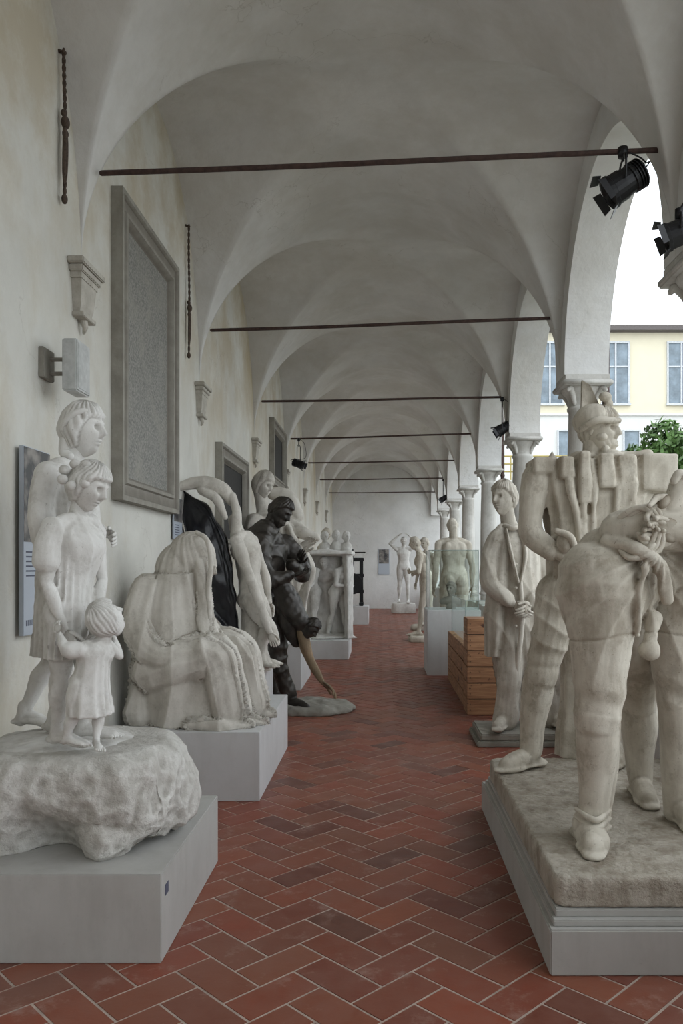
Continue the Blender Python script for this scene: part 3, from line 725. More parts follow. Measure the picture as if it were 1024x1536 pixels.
# ------------------------------------------------------------------ L3 : broken cast with hollow black back
def hollow():
    e = empty('broken_plaster_cast', (-1.44, 7.72, .60)); k = Sk(155, 350, 1005)
    C = Clay()
    # deep black hollow: crescent with a scooped front and a thin ragged rim
    C.tube([k(276, 748, -.10), k(298, 778, -.12), k(318, 830, -.14), k(330, 885, -.14), k(348, 930, -.14), k(356, 944, -.14)], [.07, .16, .19, .165, .09, .04], n=24)
    def sc(co, no):
        w = sstep(-no[:, 1], .2, .9); co = co + no * (.012 * pn(co, 14, 5) + .006 * pn(co, 34, 2))[:, None]
        co[:, 1] += w * .10; return co
    C.finish('black_hollow_back', M['black'], .011, parent=e, it=2, disp=sc)
    C = Clay()
    C.tube([k(264, 741, -.2), k(282, 731, -.2), k(310, 727, -.18), k(338, 737, -.12), k(350, 752, -.08)], [.025, .05, .065, .07, .055])
    C.tube([k(262, 740, -.22), k(270, 755, -.24), k(283, 790, -.22), k(296, 850, -.2)], [.02, .016, .016, .012])
    C.tube([k(310, 738, -.2), k(332, 752, -.22), k(344, 778, -.22)], [.045, .04, .03])
    C.tube([k(353, 745, -.12), k(359, 775, -.14), k(356, 812, -.13)], [.04, .045, .055])
    C.tube([k(352, 780, .0), k(362, 830, .02), k(372, 890, .02), k(378, 950, .02), k(384, 1000, 0)], [.06, .08, .09, .11, .15])
    J = dict(pel=k(380, 895, 0), neck=k(366, 800, 0), sr=k(360, 812, -.2), sl=k(374, 810, .16), er=k(390, 888, -.26), wr=k(410, 945, -.25), el=k(392, 858, .2), wl=k(400, 905, .2),
             hr=k(380, 905, -.1), hl=k(384, 905, .1), kr=k(404, 938, -.08), kl=k(400, 938, .1), ar=k(388, 988, -.05), al=k(388, 988, .12), fr=V3(1, -.4, 0), fl=V3(1, -.2, 0))
    C.body(J, .98)
    C.tube([k(404, 930, -.15), k(414, 945, -.18), k(420, 962, -.18)], [.05, .045, .03])
    C.finish('cast_figure', M['veil'], .011, (0, 0, 0), parent=e, it=2, disp=rough(.008, 12, 3))
hollow()

# ------------------------------------------------------------------ L4 : bronze man carrying a body
def bronze():
    e = empty('bronze_man_statue', (-.98, 8.9, 0)); k = Sk(134, 441, 1064); C = Clay()
    J = dict(pel=k(406, 905), neck=k(404, 798), sr=k(396, 815, -.27), sl=k(420, 812, .25), er=k(410, 868, -.40), wr=k(442, 862, -.32), el=k(444, 866, .3), wl=k(450, 842, -.02),
             hr=k(404, 915, -.13), hl=k(412, 915, .13), kr=k(422, 985, -.18), kl=k(404, 975, .16), ar=k(438, 1046, -.14), al=k(406, 1044, .20), fr=V3(1, -.6, 0), fl=V3(1, -.3, 0), nr=V3(1, .3, .3), nl=V3(.3, 1, 0))
    C.body(J, 1.28, nude=True, fat=1.08, shoe=True)
    C.head(k(421, 768, -.04), (1, -.55, -.75), (.6, 0, 1), .165, 'short', neck=k(402, 806), seed=4, nr=.064, beard=True)
    C.tube([k(398, 798, -.12), k(386, 830, -.15), k(392, 880, -.05), k(404, 905, 0)], [.15, .21, .19, .17])
    C.tube([k(398, 814, -.28), k(400, 850, -.38), k(412, 870, -.42)], [.12, .11, .10]); C.tube([k(412, 870, -.42), k(440, 862, -.34)], [.095, .07])
    C.tube([k(422, 812, .2), k(446, 840, .2), k(452, 862, .1), k(440, 848, -.15)], [.11, .11, .09, .075])
    C.tube([k(406, 910, -.13), k(418, 958, -.17), k(422, 1000, -.17), k(436, 1038, -.14)], [.145, .12, .10, .08])
    C.tube([k(410, 915, .13), k(407, 960, .16), k(403, 1000, .18), k(405, 1036, .2)], [.14, .12, .10, .08])
    # limp carried body: trunk, thigh, head thrown back
    C.tube([k(426, 876, -.3), k(440, 905, -.32), k(456, 930, -.34)], [.11, .13, .10])
    C.tube([k(426, 900, -.25), k(438, 935, -.3), k(448, 960, -.28)], [.10, .09, .06])
    C.head(k(470, 938, -.38), (.6, -.5, -.7), (1, -.2, .6), .12, 'short', seed=6, neck=k(456, 926, -.34))
    C.tube([k(446, 915, -.36), k(462, 930, -.4), k(476, 928, -.36)], [.08, .055, .04])
    def bd(co, no):
        w = 1 - 2 * np.abs(np.sin(14 * co[:, 2] + 6 * co[:, 0] + 3 * pn(co, 5, 5))) ** .8
        return co + no * (.009 * pn(co, 13, 2) + .006 * pn(co, 38, 3) + .007 * w)[:, None]
    C.finish('man', M['bronze'], .011, parent=e, it=1, disp=bd)
    C = Clay(); C.tube([k(458, 945, -.34), k(464, 970, -.36), k(474, 993, -.38), k(482, 1006, -.40), k(489, 1016, -.43)], [.07, .058, .046, .040, .03])
    C.hand(k(488, 1014, -.43), (.75, -.15, -.55), (-.2, -.3, -1), 1.45, .35, 1, spread=.5)
    C.finish('hanging_arm', M['tan'], .010, parent=e, disp=rough(.006, 18, 1))
    C = Clay(); C.loft([((.20, 0, 0), .47, .42, .03), ((.20, 0, .04), .47, .42, .04), ((.18, 0, .075), .42, .38, .03), ((.16, 0, .09), .36, .33, .0)], nf=9, n=80)
    C.finish('rocky_base', M['stone'], .012, parent=e, disp=lambda co, no: co + no * (.014 * pn(co, 12, 2) + .009 * pn(co, 30, 3))[:, None])
bronze()

# ------------------------------------------------------------------ more left statues
def fold_disp(cx=0, cy=0, n=15, a=.03, zt=2.):
    def f(co, no):
        az = np.arctan2(co[:, 1] - cy, co[:, 0] - cx); drop = np.clip((zt - co[:, 2]) / zt, 0, 1)
        w = 1 - 2 * np.abs(np.sin(az * n / 2 + 1.6 * pn(co, 2.2, 4))) ** .7
        return co + no * (a * w * drop + .005 * pn(co, 20, 1))[:, None]
    return f
def colossal():
    C = Clay(); k = Sk(108.6, 435, 958)
    C.head(k(402, 728, -.05), (.8, -.6, -.3), (0.1, 0, 1), .19, 'bob', neck=k(402, 770), seed=7, nr=.06, n=64)
    C.loft([((-.10, 0, 0), .38, .36, .04), ((-.10, 0, .5), .36, .34, .05), ((-.13, 0, 1.0), .35, .32, .04), ((-.18, 0, 1.45), .32, .28, .02), ((-.24, 0, 1.65), .26, .22, 0), ((-.28, 0, 1.75), .12, .11, 0)], nf=14)
    C.tube([k(392, 785, -.2), k(394, 830, -.3), k(436, 846, -.34), k(460, 824, -.32)], [.14, .12, .09, .07]); C.hand(k(460, 824, -.32), (.8, 0, .6), (0, -1, 0), 1.7, .4)
    C.tube([k(425, 775, .1), k(448, 790, .1), k(464, 800, 0), k(480, 806, -.05)], [.13, .11, .09, .06])
    C.tube([k(414, 738, .2), k(436, 745, .2), k(450, 772, .15)], [.10, .12, .10])
    for i in range(6): C.tube([k(440 + i * 3, 790 + 8 * i, -.22), k(455 + i * 5, 812 + 8 * i, -.3), k(478 - i * 2, 846 + 9 * i, -.25), k(462 - i, 880 + 9 * i, -.2)], [.035, .045, .04, .025])
    C.finish('draped_colossal_statue', M['veil'], .016, (-1.33, 11.0, .6), disp=fold_disp(n=16, a=.03, zt=2.1))
colossal()
def relief():
    C = Clay()
    for x, yaw, ar, b in ((-.22, 2.6, 'reach', .25), (.22, -2.2, 'cross', .35), (0, 3.1, 'down', .5)):
        J, hd, hf = stand(.86, yaw, ar, .15, b)
        o = V3(x, .1 if x else .35, 0); J = {a: v + o for a, v in J.items()}
        C.body(J, .9); C.head(hd + o, hf, (0, 0, 1), .11, 'short', neck=J['neck'], n=48, seed=3)
    C.loft([((0, .4, 0), .40, .3, .04), ((0, .4, .8), .36, .25, .04), ((0, .4, 1.5), .4, .3, .02)], nf=9)
    C.tube([(-.5, 0, 1.5), (0, -.1, 1.52), (.45, 0, 1.5)], [.05, .06, .05]); C.loft([((-.08, .1, 1.48), .60, .42, .02), ((-.08, .1, 1.54), .60, .42, .02)], nf=5, sq=4)
    for x, z in ((.2, 1.62), (.38, 1.6), (0, 1.6)): C.ell((x, .1, z), (.1, .1, .13)); C.head((x, .05, z + .2), (.5, -1, 0), (0, 0, 1), .10, 'short', n=40, seed=int(x * 10))
    C.loft([((.42, .1, 0), .07, .3, .05), ((.42, .1, .9), .08, .28, .05), ((.40, .1, 1.5), .09, .3, .02)], nf=7)
    C.ell((0, .2, .02), (.42, .5, .06))
    C.finish('plaster_figure_group_statue', M['white'], .016, (-1.02, 14.15, .33), disp=rough(.01, 9, 2))
relief()
def far_draped():
    C = Clay(); J, hd, hf = stand(1.1, -1.9, 'cross', .05, .05)
    C.body(J, 1.1, feet=False, legs=False); C.head(hd, hf, (0, 0, 1), .13, 'bob', neck=J['neck'], n=48)
    C.loft([((0, 0, 0), .34, .32, .1), ((0, 0, .5), .30, .27, .08), ((0, 0, 1.0), .23, .2, .05), ((0, 0, 1.3), .22, .17, .02)], nf=12)
    C.finish('draped_woman_statue', M['warm'], .016, (-1.3, 17.8, .5), disp=fold_disp(a=.02))
far_draped()
def press():
    g = Geo()
    for x in (-.25, .25):
        g.box(x - .05, x + .05, -.05, .05, 0, 1.35, .01); g.box(x - .06, x + .06, -.25, .25, 0, .1, .01)
    for z in (.35, .8, 1.25): g.box(-.32, .32, -.06, .06, z, z + .1, .01)
    g.lathe([(.06, -.3), (.06, .3)], c=(0, 0, .65), axis=(1, 0, 0), n=16); g.lathe([(.03, .5), (.03, 1.6)], n=12); g.tube([(-.35, 0, 1.5), (.35, 0, 1.5)], [.02, .02], n=8)
    g.lathe([(.28, -.02), (.30, -.015), (.30, .015), (.28, .02)], c=(0, -.12, .62), axis=(0, 1, 0), n=28)
    g.obj('iron_press', M['blackmetal'], False, (-.84, 22.5, .5))
press()

# ------------------------------------------------------------------ far right statues
def standing(name, loc, k, yaw, arms, stride, bend, mat, vox, hb=0, hair='short', base=.12, br=.42):
    C = Clay(); J, hd, hf = stand(k, yaw, arms, stride, bend, hb); o = V3(0, 0, base); J = {a: v + o for a, v in J.items()}
    C.body(J, k, fat=1.06); C.head(hd + o, hf, (0, 0, 1), .118 * k, hair, neck=J['neck'], n=56)
    C.loft([((0, 0, 0), br, br, .02), ((0, 0, base * .6), br, br, .02), ((0, 0, base * .98), br * .93, br * .93, 0)], nf=5, sq=3.5)
    C.finish(name, mat, vox, loc, disp=rough(.004, 10, 1))
standing('nude_back_statue', (1.26, 14.0, 0), 1.33, .15, 'down', .12, .10, M['warm'], .014, hb=.6, hair='bald')
standing('stooping_nude_statue', (.98, 17.2, 0), 1.22, 1.5, 'cross', .15, .30, M['warm'], .014)
standing('walking_nude_statue', (1.15, 20.3, 0), 1.25, 2.4, 'down', .2, .1, M['coat'], .016)
standing('raised_arms_statue', (.74, 27.6, 0), 1.28, 3.1, 'up', .12, 0, M['white'], .016, base=.35)

# ------------------------------------------------------------------ glass cases and crates
def glasscase(name, x0, x1, y0, y1, z0, z1):
    e = empty(name, ((x0 + x1) / 2, (y0 + y1) / 2, z0)); a, b, h = (x1 - x0) / 2, (y1 - y0) / 2, z1 - z0; t = .006
    g = Geo(); g.box(-a, a, -b, -b + t, 0, h); g.box(-a, a, b - t, b, 0, h); g.box(-a, -a + t, -b + t, b - t, 0, h); g.box(a - t, a, -b + t, b - t, 0, h); g.box(-a, a, -b, b, h, h + t)
    g.obj('panes', M['glass'], parent=e)
    g = Geo(); q = .004
    for x in (-a, a):
        for y in (-b, b): g.box(x - q, x + q, y - q, y + q, 0, h + t)
        g.box(x - q, x + q, -b, b, h, h + t + .002)
    for y in (-b, b): g.box(-a, a, y - q, y + q, h, h + t + .002)
    g.obj('edges', M['glassedge'], parent=e); return e
glasscase('glass_display_case', .70, 1.42, 11.75, 12.55, .96, 1.84)
C = Clay(); C.head((0, 0, .30), (-.6, -1, 0), R=.11, hair='short', neck=(0, 0, .13), n=56); C.tube([(-.13, .02, .11), (0, 0, .13), (.13, .02, .11)], [.05, .07, .05]); C.loft([((0, 0, 0), .08, .08, 0), ((0, 0, .1), .06, .06, 0)])
C.finish('small_bust', M['stone'], .01, (1.05, 12.15, .96))
def crate(name, x0, x1, y0, y1, h, n):
    g = Geo(); ph = h / n; cx, cy = (x0 + x1) / 2, (y0 + y1) / 2; a, b = (x1 - x0) / 2, (y1 - y0) / 2
    for i in range(n):
        z0 = i * ph + .006; z1 = (i + 1) * ph - .006; j = (i % 2) * .004
        g.box(-a, a, -b + j, -b + .02, z0, z1, .003); g.box(-a, a, b - .02, b, z0, z1, .003)
        g.box(-a, -a + .02, -b + .02, b - .02, z0, z1, .003); g.box(a - .02, a, -b + .02, b - .02, z0, z1, .003)
    g.box(-a + .004, a - .004, -b + .006, b - .004, h - .02, h)
    o = g.obj(name, M['wood'], False, (cx, cy, 0))
    s = Geo(); s.box(-a + .018, a - .018, -b + .018, b - .018, .01, h - .02)
    for i in range(n):
        z = (i + .5) * ph
        for x in (-a + .03, a - .03):
            for dz in (-.03, .03): s.ell((x, -b - .001, z + dz), (.006, .003, .006), n=8)
    s.obj('inner_box_and_screws', M['dark'], parent=o)
crate('wooden_crate', .915, 1.45, 8.57, 8.98, 1.04, 6)
crate('wooden_crate', .93, 1.50, 9.12, 11.3, .69, 4)
glasscase('glass_display_case', .97, 1.45, 9.3, 11.1, .69, 1.2)

# ------------------------------------------------------------------ R3 : man in long coat
def coatman():
    k = Sk(163.7, 785, 1092); U = 1 / 163.7; C = Clay()
    J = dict(pel=k(782, 935), neck=k(768, 788), sr=k(744, 806, -.08), sl=k(800, 806, .12), er=k(732, 872, -.16), wr=k(764, 902, -.28), el=k(824, 880, .02), wl=k(790, 905, -.26),
             hr=k(768, 940, -.04), hl=k(798, 940, .06), kr=k(764, 1010, -.1), kl=k(814, 1012, .04), ar=k(758, 1072, -.08), al=k(832, 1072, .02), fr=V3(-.5, -1, 0), fl=V3(.25, -1, 0), nr=V3(.2, 1, .2), nl=V3(-.2, 1, .2))
    C.body(J, 1.3, nude=False, shoe=True, curl=.6)
    C.head(k(757, 746, -.02), (-.75, -.75, -.02), (0, 0, 1), .165, 'short', neck=k(768, 792), seed=8, nr=.055)
    C.tube([k(770, 940, -.04), k(764, 1005, -.1), k(760, 1050, -.09), k(758, 1078, -.08)], [.16, .125, .115, .12])
    C.tube([k(798, 940, .06), k(812, 1005, .04), k(826, 1050, .02), k(832, 1078, .02)], [.16, .125, .115, .12])
    C.loft([(k(800, 1068, .12), 40 * U, .16, .12), (k(796, 1030, .10), 45 * U, .19, .12), (k(788, 980, .05), 47 * U, .23, .09), (k(780, 920, .0), 42 * U, .22, .05), (k(774, 870, 0), 40 * U, .215, .03), (k(772, 825, 0), 38 * U, .21, .02), (k(770, 800, 0), 27 * U, .15, 0), (k(768, 785, 0), 13 * U, .09, 0)], nf=12, ph=1.3, n=100)
    C.loft([(k(742, 985, -.02), 14 * U, .13, .1), (k(744, 930, -.05), 17 * U, .17, .08), (k(750, 860, -.06), 18 * U, .18, .04), (k(756, 810, -.04), 16 * U, .15, 0)], nf=7)
    C.tube([k(746, 808, -.08), k(735, 845, -.12), k(733, 874, -.17), k(756, 896, -.26)], [.105, .1, .095, .075])
    C.tube([k(800, 808, .12), k(816, 845, .08), k(822, 880, .0), k(796, 902, -.22)], [.11, .105, .1, .078])
    C.ftube([k(757, 795, -.17), k(762, 830, -.24), k(772, 870, -.26)], [.022, .035, .02], flat=.5); C.ftube([k(778, 793, -.13), k(784, 830, -.21), k(776, 872, -.25)], [.022, .04, .02], flat=.5)
    C.ftube([k(776, 872, -.24), k(778, 930, -.25), k(772, 1000, -.2), k(776, 1050, -.12)], [.018, .022, .024, .02])
    C.ftube([k(757, 788, -.1), k(766, 792, -.16), k(778, 788, -.1)], [.025, .025, .025])
    for v in (845, 862, 880, 918, 936): C.fell(k(769, v, -.245), (.014, .012, .014), n=10)
    for i in range(5): C.tube([k(800 + i * 7, 900 + i * 6, -.10), k(806 + i * 7, 960, -.08), k(802 + i * 9, 1040, -.04)], [.03, .035, .025])
    def d(co, no):
        w = 1 - 2 * np.abs(np.sin(11 * co[:, 0] + 5 * co[:, 2] + 2 * pn(co, 3, 5))) ** .8
        return co + no * (.009 * w + .004 * pn(co, 22, 2))[:, None]
    C.finish('man_in_coat_statue', M['coat'], .0105, (1.295, 7.38, .115), it=2, disp=d)
    g = Geo(); g.box(-.42, .42, -.32, .36, 0, .05, .01); g.box(-.39, .40, -.30, .34, .05, .115, .012); g.obj('statue_base_slab', M['stone'], False, (1.26, 7.36, 0))
coatman()

# ------------------------------------------------------------------ right foreground base
def rbase():
    e = empty('stepped_statue_base', (0, 0, 0))
    g = Geo(); g.box(.656, 1.84, 3.11, 5.27, 0, .18, .006); g.obj('plinth', M['plinth'], parent=e)
    g = Geo(); g.box(.675, 1.82, 3.14, 5.22, .18, .205, .004); g.box(.69, 1.81, 3.17, 5.20, .205, .235, .004); g.obj('steps', M['plinth'], parent=e)
    C = Clay(); C.loft([((0, 0, .002), .57, 1.0, 0), ((0, 0, .05), .57, 1.0, 0), ((0, 0, .1), .57, 1.0, 0), ((0, 0, .125), .562, .992, 0)], n=160, sq=30, sub=3)
    def d(co, no):
        w = np.where(co[:, 2] > .1, 1, .5); return co + no * (w * (.003 * pn(co, 35, 2) + .003 * pn(co, 90, 3)))[:, None]
    C.finish('rough_slab', M['slab'], .009, (1.26, 4.18, .235), it=1, disp=d, parent=e)
rbase()

# ------------------------------------------------------------------ R2 : helmeted soldier (rear)
def soldier():
    k = Sk(239, 860, 1146); U = 1 / 239; C = Clay()
    J = dict(pel=k(865, 885, 0), neck=k(884, 700, 0), sl=k(968, 722, .05), sr=k(802, 722, -.05), el=k(985, 810, .0), wl=k(950, 850, -.15), er=k(790, 800, -.08), wr=k(832, 838, -.2),
             hl=k(895, 890, .05), hr=k(836, 890, -.03), kr=k(806, 990, -.1), kl=k(905, 1000, .1), ar=k(792, 1122, -.04), al=k(930, 1122, .18), fr=V3(-1, -.3, 0), fl=V3(-.3, -1, 0))
    C.body(J, 1.22, nude=True, fat=1.0, curl=.7, feet=False)
    C.foot(k(930, 1122, .18), (-.3, -1, 0), 1.25, shoe=True)
    C.head(k(894, 650, -.02), (.75, -.75, -.1), (0, 0, 1), .150, 'short', neck=k(884, 705), seed=9, nr=.065, beard=True)
    C.ell(k(884, 634, 0), (.125, .14, .105)); C.ftube([k(862, 650, -.1), k(880, 640, -.16), k(912, 640, -.15)], [.018, .022, .018])
    V = [k(866, 650, 0), k(868, 574, 0), k(880, 582, 0), k(894, 612, 0), k(888, 640, 0)]; V = np.vstack([[v - V3(0, .014, 0) for v in V], [v + V3(0, .014, 0) for v in V]])
    C.f.add(V, [(0, 1, 2, 3, 4), (9, 8, 7, 6, 5)] + [(i, (i + 1) % 5, (i + 1) % 5 + 5, i + 5) for i in range(5)])
    rb = random.Random(11)
    for i in range(12):   # broken plaster lumps round crest, cheek and collar
        C.ell(k(900 + rb.uniform(-20, 22), 602 + i * 8.5, -.03 - rb.uniform(0, .06)), (rb.uniform(.022, .04), rb.uniform(.03, .05), rb.uniform(.02, .035)), n=10)
    C.ell(k(906, 690, -.05), (.09, .12, .05)); C.ell(k(862, 692, -.03), (.07, .12, .05))
    C.loft([(k(868, 905), 48 * U, .17, .04), (k(872, 860), 54 * U, .19, .04), (k(880, 800), 64 * U, .2, .04), (k(886, 750), 80 * U, .2, .04), (k(888, 715), 90 * U, .19, .03), (k(888, 694), 90 * U, .17, .02)], nf=14, ph=.3, sq=3.0, n=110)
    for u, a in ((838, .5), (856, .75), (872, .9), (905, .9), (928, .7)): C.tube([k(u, 700, -.17), k(u + 2, 740, -.205), k(u * a + 868 * (1 - a), 800, -.205), k(u * .4 + 868 * .6, 880, -.19)], [.018, .022, .02, .016])
    g = C.c
    for (u0, u1, v0, v1, y0, y1) in ((790, 822, 692, 716, -.16, .14), (942, 996, 688, 742, -.19, .2), (852, 868, 686, 760, -.235, .1), (880, 902, 688, 738, -.24, .1), (908, 934, 690, 790, -.225, .1), (826, 846, 692, 724, -.215, .1)):
        a, b = k(u0, v1), k(u1, v0); g.box(a[0], b[0], y0, y1, a[2], b[2], .01)
    C.tube([k(800, 720, -.05), k(792, 760, -.07), k(790, 800, -.08), k(815, 828, -.16)], [.095, .08, .075, .055])
    C.ell(k(832, 815, -.22), (.05, .05, .065), n=14); C.ftube([k(818, 800, -.25), k(836, 808, -.27), k(845, 828, -.25)], [.02, .022, .018])
    C.tube([k(822, 690, -.05), k(822, 682, -.05)], [.03, .012]); C.tube([k(905, 690, -.1), k(960, 686, -.1)], [.03, .025])
    C.tube([k(832, 890, -.03), k(820, 940, -.08), k(808, 985, -.1)], [.14, .125, .10]); C.tube([k(806, 990, -.1), k(799, 1030, -.07), k(794, 1075, -.05), k(792, 1115, -.04)], [.09, .098, .078, .062])
    C.tube([k(806, 1000, -.1), k(805, 1008, -.1)], [.100, .100])
    C.foot(k(792, 1122, -.04), (-.85, -.5, 0), 1.2, shoe=True); C.tube([k(793, 1075, -.05), k(792, 1118, -.04)], [.075, .072])
    C.tube([k(895, 890, .05), k(902, 945, .08), k(905, 1000, .1)], [.14, .125, .1])
    C.loft([(k(905, 1146, .30), 60 * U, .14, .06), (k(905, 1040, .28), 52 * U, .13, .05), (k(895, 930, .22), 44 * U, .12, .03), (k(885, 880, .15), 30 * U, .1, 0)], nf=9)
    def d(co, no):
        chip = np.minimum(0, pn(co, 19, 7) + .45) * .018
        leg = (1 - 2 * np.abs(np.sin(24 * co[:, 2] + 10 * co[:, 0] + 3 * pn(co, 5, 5))) ** .8) * sstep(co[:, 2], .62, .75) * sstep(co[:, 2], 1.12, 1.0) * .006
        return co + no * (.006 * pn(co, 13, 5) + .003 * pn(co, 34, 2) + leg + chip * sstep(co[:, 2], 1.3, 1.5))[:, None]
    C.finish('soldier_plaster_statue', M['warm'], .0085, (1.20, 4.93, .36), it=1, disp=d)
soldier()

# ------------------------------------------------------------------ R1 : bending bound figure (front)
def bound():
    k = Sk(332, 900, 1262); U = 1 / 332; C = Clay()
    C.tube([k(908, 880, .02), k(900, 950, 0), k(897, 1020, -.02), k(895, 1066, -.02)], [.19, .150, .118, .104], n=28)
    C.tube([k(894, 1078, -.02), k(896, 1115, .0), k(893, 1170, 0), k(889, 1228, 0)], [.090, .098, .078, .064], n=28)
    C.tube([k(894, 1070, -.02), k(893, 1078, -.02)], [.108, .104], n=28)
    C.foot(k(889, 1230, .05), (-.2, -1, 0), 1.32, shoe=True); C.tube([k(889, 1215, 0), k(887, 1240, .02)], [.07, .085]); C.tube([k(886, 1250, .06), k(882, 1250, -.12)], [.074, .066])
    for v in (1214, 1226, 1238): C.ftube([k(864, v, -.0), k(884, v + 6, -.10), k(912, v, -.02)], [.010, .014, .010])
    C.tube([k(866, 1256, .08), k(884, 1258, -.16), k(908, 1256, .06)], [.022, .026, .022])
    C.tube([k(926, 1084, -.02), k(922, 1150, -.01), k(912, 1225, 0)], [.014, .016, .014])
    C.ell(k(908, 885, .05), (72 * U, .22, 78 * U)); C.ell(k(950, 870, .18), (60 * U, .24, 70 * U)); C.ell(k(890, 866, .05), (50 * U, .19, 54 * U))
    C.tube([k(930, 850, .1), k(985, 840, .15), k(1050, 830, .2), k(1100, 850, .25)], [.20, .20, .21, .2], n=24)
    # waistband, jacket hem and split
    C.tube([k(905, 812, -.05), k(935, 822, -.13), k(972, 850, -.14), k(990, 900, -.08)], [.028, .034, .034, .026])
    C.tube([k(950, 850, -.16), k(942, 900, -.15), k(946, 950, -.10)], [.018, .016, .010])
    # other leg
    C.tube([(.17, .25, 1.08), (.30, .45, .80), (.39, .66, .50)], [.18, .14, .095], n=20)
    C.tube([(.39, .66, .50), (.40, .69, .38), (.405, .70, .2), (.409, .70, .08)], [.092, .096, .074, .062], n=20)
    C.foot((.409, .72, .095), (-.1, -1, 0), 1.25, shoe=True)
    # bent-over trunk, head and arms: hands tied behind the back
    C.tube([(.55, .25, 1.22), (.68, .25, 1.05), (.74, .22, .85)], [.18, .16, .12]); C.head((.74, .16, .66), (-.3, -.4, -1), (1, 0, -.2), .14, 'short', neck=(.73, .2, .9), seed=4)
    C.tube([k(1085, 800, -.02), k(1046, 728, -.05), k(1012, 733, -.08)], [.075, .066, .058]); C.tube([k(1012, 733, -.08), k(994, 765, -.1)], [.056, .045])
    C.tube([k(1075, 850, -.1), k(1035, 815, -.12), k(1000, 800, -.12)], [.075, .06, .045])
    C.hand(k(998, 752, -.10), (-.7, -.15, -.7), (.3, -.6, .1), 1.4, .55, 1); C.hand(k(1006, 802, -.13), (-1, -.1, .25), (0, -1, -.4), 1.4, .55, -1)
    C.ftube([k(1016, 722, -.11), k(1004, 716, -.12), k(996, 726, -.12)], [.024, .022, .018])
    for o in (0, 9, 18):
        C.ftube([k(918 + o, 800 - o * .3, .02), k(926 + o, 775, -.08), k(950 + o, 765, -.12), k(968 + o * .5, 790, -.14), k(955 + o, 825, -.14), k(930 + o * .5, 838, -.14), k(918 + o, 820, -.08)], [.013] * 7, n=10)
    for i in range(7): C.fell(k(962 + 14 * math.cos(i * 1.9), 802 + 22 * math.sin(i * 1.3), -.13 - .02 * (i % 2)), (.034, .018, .016), axes=((1, 0, math.sin(i * 2.)), (0, 1, 0), (-math.sin(i * 2.), 0, 1)), n=12)
    C.tube([k(935, 800, 0), k(985, 792, -.04), k(1030, 790, -.04)], [.11, .12, .12])
    C.tube([(.46, .18, 1.12), (.42, .2, .85), (.45, .25, .55), (.46, .28, .25), (.46, .3, 0.04)], [.16, .13, .10, .085, .07], n=24)
    C.foot((.46, .28, .09), (.1, -1, 0), 1.2, shoe=True)
    C.ell(k(972, 975, -.0), (.05, .05, .05)); C.tube([k(972, 965, 0), k(985, 930, .05)], [.03, .05])
    def d(co, no):
        # trouser creases radiating from the crotch and above the knee, chips and casting seams
        a = np.arctan2(co[:, 0] - .22, 1.32 - co[:, 2])
        w = (1 - 2 * np.abs(np.sin(11 * a + 1.5 * pn(co, 4, 5))) ** .8) * sstep(co[:, 2], .62, .8) * sstep(co[:, 2], 1.38, 1.2) * .0055
        w2 = np.sin(30 * co[:, 2] + 14 * co[:, 0] + 2.5 * pn(co, 5, 5)) * np.exp(-((co[:, 2] - .66) / .06) ** 2) * .006
        seam = -.006 * np.exp(-((co[:, 2] - .93 - .02 * np.sin(9 * co[:, 0])) / .006) ** 2)
        chip = np.minimum(0, pn(co, 15, 9) + .75) * .02
        return co + no * (w + w2 + seam + chip + .0030 * pn(co, 11, 5) + .0022 * pn(co, 34, 2))[:, None]
    C.finish('bound_prisoner_statue', M['warm'], .0072, (.985, 3.6, .36), it=2, disp=d)
bound()
g = Geo(); g.box(-.18, .18, -.05, .05, 0, 1.35, .01); g.box(-.2, .2, -.07, .07, 1.3, 1.36, .01); g.obj('marble_slab', M['slab'], False, (1.62, 5.45, 0))

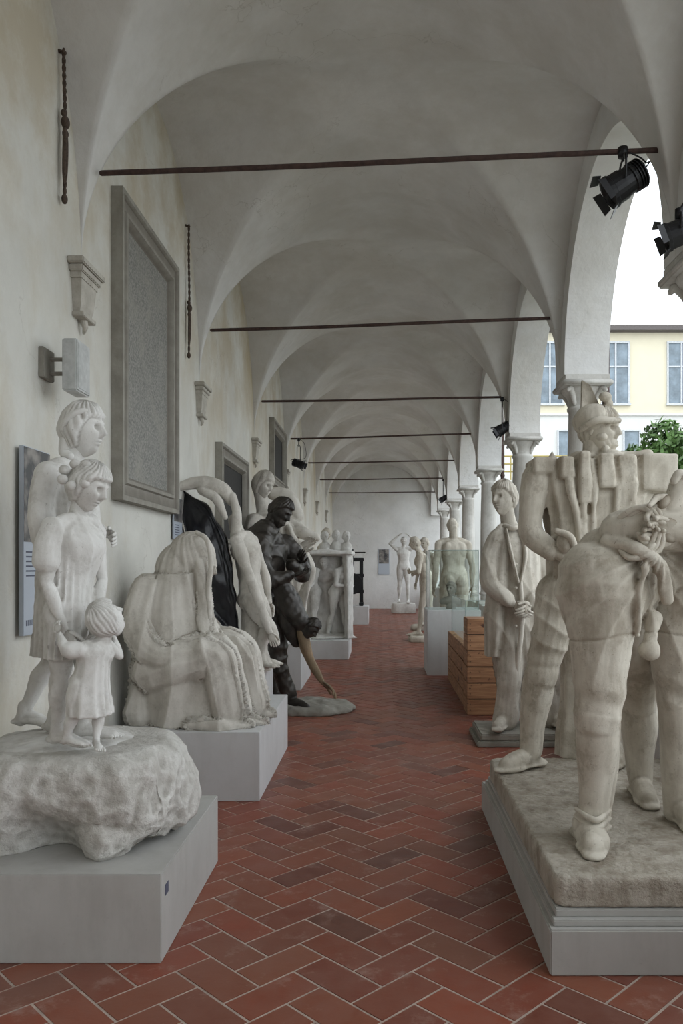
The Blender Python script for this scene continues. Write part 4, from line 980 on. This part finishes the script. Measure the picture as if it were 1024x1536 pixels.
# ------------------------------------------------------------------ courtyard
g = Geo(); g.box(2.35, 40, -20, 60, -.3, -.05); g.obj('ground', M['ground'])
def building():
    e = empty('courtyard_building', (0, 33, 0)); g = Geo()
    g.box(2.6, 30, 0, 6, 7.95, 11.3); g.obj('upper_wall', M['cream'], parent=e)
    g = Geo(); g.box(2.6, 30, 0, 6, 0, 7.85); g.box(2.6, 30, -.08, 6, 7.85, 7.95); g.obj('lower_wall', M['whitef'], parent=e)
    g = Geo(); g.box(2.4, 30.2, -.4, 6.3, 11.3, 11.5); g.obj('eaves', M['roof'], parent=e)
    f = Geo(); q = Geo()
    for i in range(9):
        x = 6.4 + i * 2.72; z0, z1 = 8.35, 10.85
        q.box(x, x + 1.05, -.02, .0, z0, z1)
        for a, b in ((x - .06, x), (x + .50, x + .56), (x + 1.05, x + 1.11)): f.box(a, b, -.08, -.0, z0, z1)
        f.box(x - .06, x + 1.11, -.08, 0, z1, z1 + .07); f.box(x - .1, x + 1.15, -.14, 0, z0 - .08, z0); f.box(x, x + 1.05, -.05, 0, z0 + 1.5, z0 + 1.56)
        z0, z1 = 5.9, 7.2
        q.box(x + .9, x + 1.5, -.02, 0, z0, z1); f.box(x + .84, x + .9, -.08, 0, z0, z1); f.box(x + 1.5, x + 1.56, -.08, 0, z0, z1); f.box(x + .84, x + 1.56, -.08, 0, z1, z1 + .06); f.box(x + .8, x + 1.6, -.12, 0, z0 - .06, z0)
    f.obj('window_frames', M['winw'], parent=e); q.obj('window_glass', M['winglass'], parent=e)
    r = Geo(); yel = simple('yellow_rail', (.40, .32, .10), .6)
    for z in (5.3, 5.6, 5.9): r.tube([(3, -2, z), (14, -2, z)], [.03, .03], n=8, sub=2)
    for x in range(3, 15): r.tube([(x, -2, 4.9), (x, -2, 5.9)], [.025, .025], n=8, sub=2)
    r.obj('terrace_railing', yel, parent=e); t = Geo(); t.box(2.8, 14.2, -2.2, -.1, -.0, 4.95); t.obj('terrace', M['whitef'], parent=e)
building()
def bush(name, c, blobs, n, seed):
    r = np.random.RandomState(seed); V = []; F = []
    for i in range(n):
        b = blobs[r.randint(len(blobs))]; d = nrm(r.normal(size=3)); rad = r.uniform(.72, 1.12)
        p = np.array(b[:3]) + d * np.array(b[3:6]) * rad
        if p[2] < 0: continue
        a = nrm(d + r.normal(size=3) * .6); t = nrm(np.cross(a, r.normal(size=3))); q = np.cross(a, t); L, w = r.uniform(.05, .09), r.uniform(.02, .035)
        k = len(V); V += [p - t * L, p + q * w, p + t * L, p - q * w]; F.append((k, k + 1, k + 2, k + 3))
    o = mk(name, V, F, M['leafg'], False, c)
    g = Geo()
    for b in blobs: g.tube([(0, 0, 0), (b[0] * .5, b[1] * .5, b[2] * .5), b[:3]], [.05, .035, .015], n=8)
    g.obj('stems', M['bark'], True, parent=o)
rr = random.Random(4)
B = [(rr.uniform(-.75, 1.6), rr.uniform(-.7, .7), rr.uniform(.9, 3.4), rr.uniform(.4, .6), rr.uniform(.4, .6), rr.uniform(.4, .55)) for i in range(20)]
B += [(-.7, 0, 3.2, .4, .4, .4), (-.2, .2, 3.6, .35, .4, .45), (.25, 0, 3.5, .4, .4, .4), (.6, 0, 3.8, .25, .3, .45), (-.6, 0, 2.6, .5, .4, .5), (1.0, 0, 3.6, .5, .4, .4)]
bush('laurel_bush', (4.85, 13.0, -.05), B, 24000, 1)
B = [(rr.uniform(-1., 1.2), rr.uniform(-.7, .7), rr.uniform(.9, 2.6), rr.uniform(.45, .7), rr.uniform(.4, .6), rr.uniform(.4, .6)) for i in range(14)]
bush('laurel_bush', (6.2, 10.0, -.05), B, 12000, 2)

# ------------------------------------------------------------------ light, camera
sc = bpy.context.scene
w = bpy.data.worlds.new('overcast'); sc.world = w; w.use_nodes = True
bg = w.node_tree.nodes['Background']
bg.inputs[0].default_value = (.89, .95, 1.0, 1); bg.inputs[1].default_value = 4.5
sc.view_settings.view_transform = 'Standard'
sc.view_settings.look = 'None'
sc.view_settings.exposure = -.72
cam = bpy.data.cameras.new('camera'); co = bpy.data.objects.new('camera', cam); bpy.context.collection.objects.link(co)
co.location = (0, 0, 1.6); co.rotation_euler = (math.radians(90), 0, 0)
cam.sensor_fit = 'VERTICAL'; cam.sensor_height = 36; cam.lens = 28
cam.shift_x = -61 / 1536; cam.shift_y = 82 / 1536
cam.clip_start = .05; cam.clip_end = 200
sc.camera = co
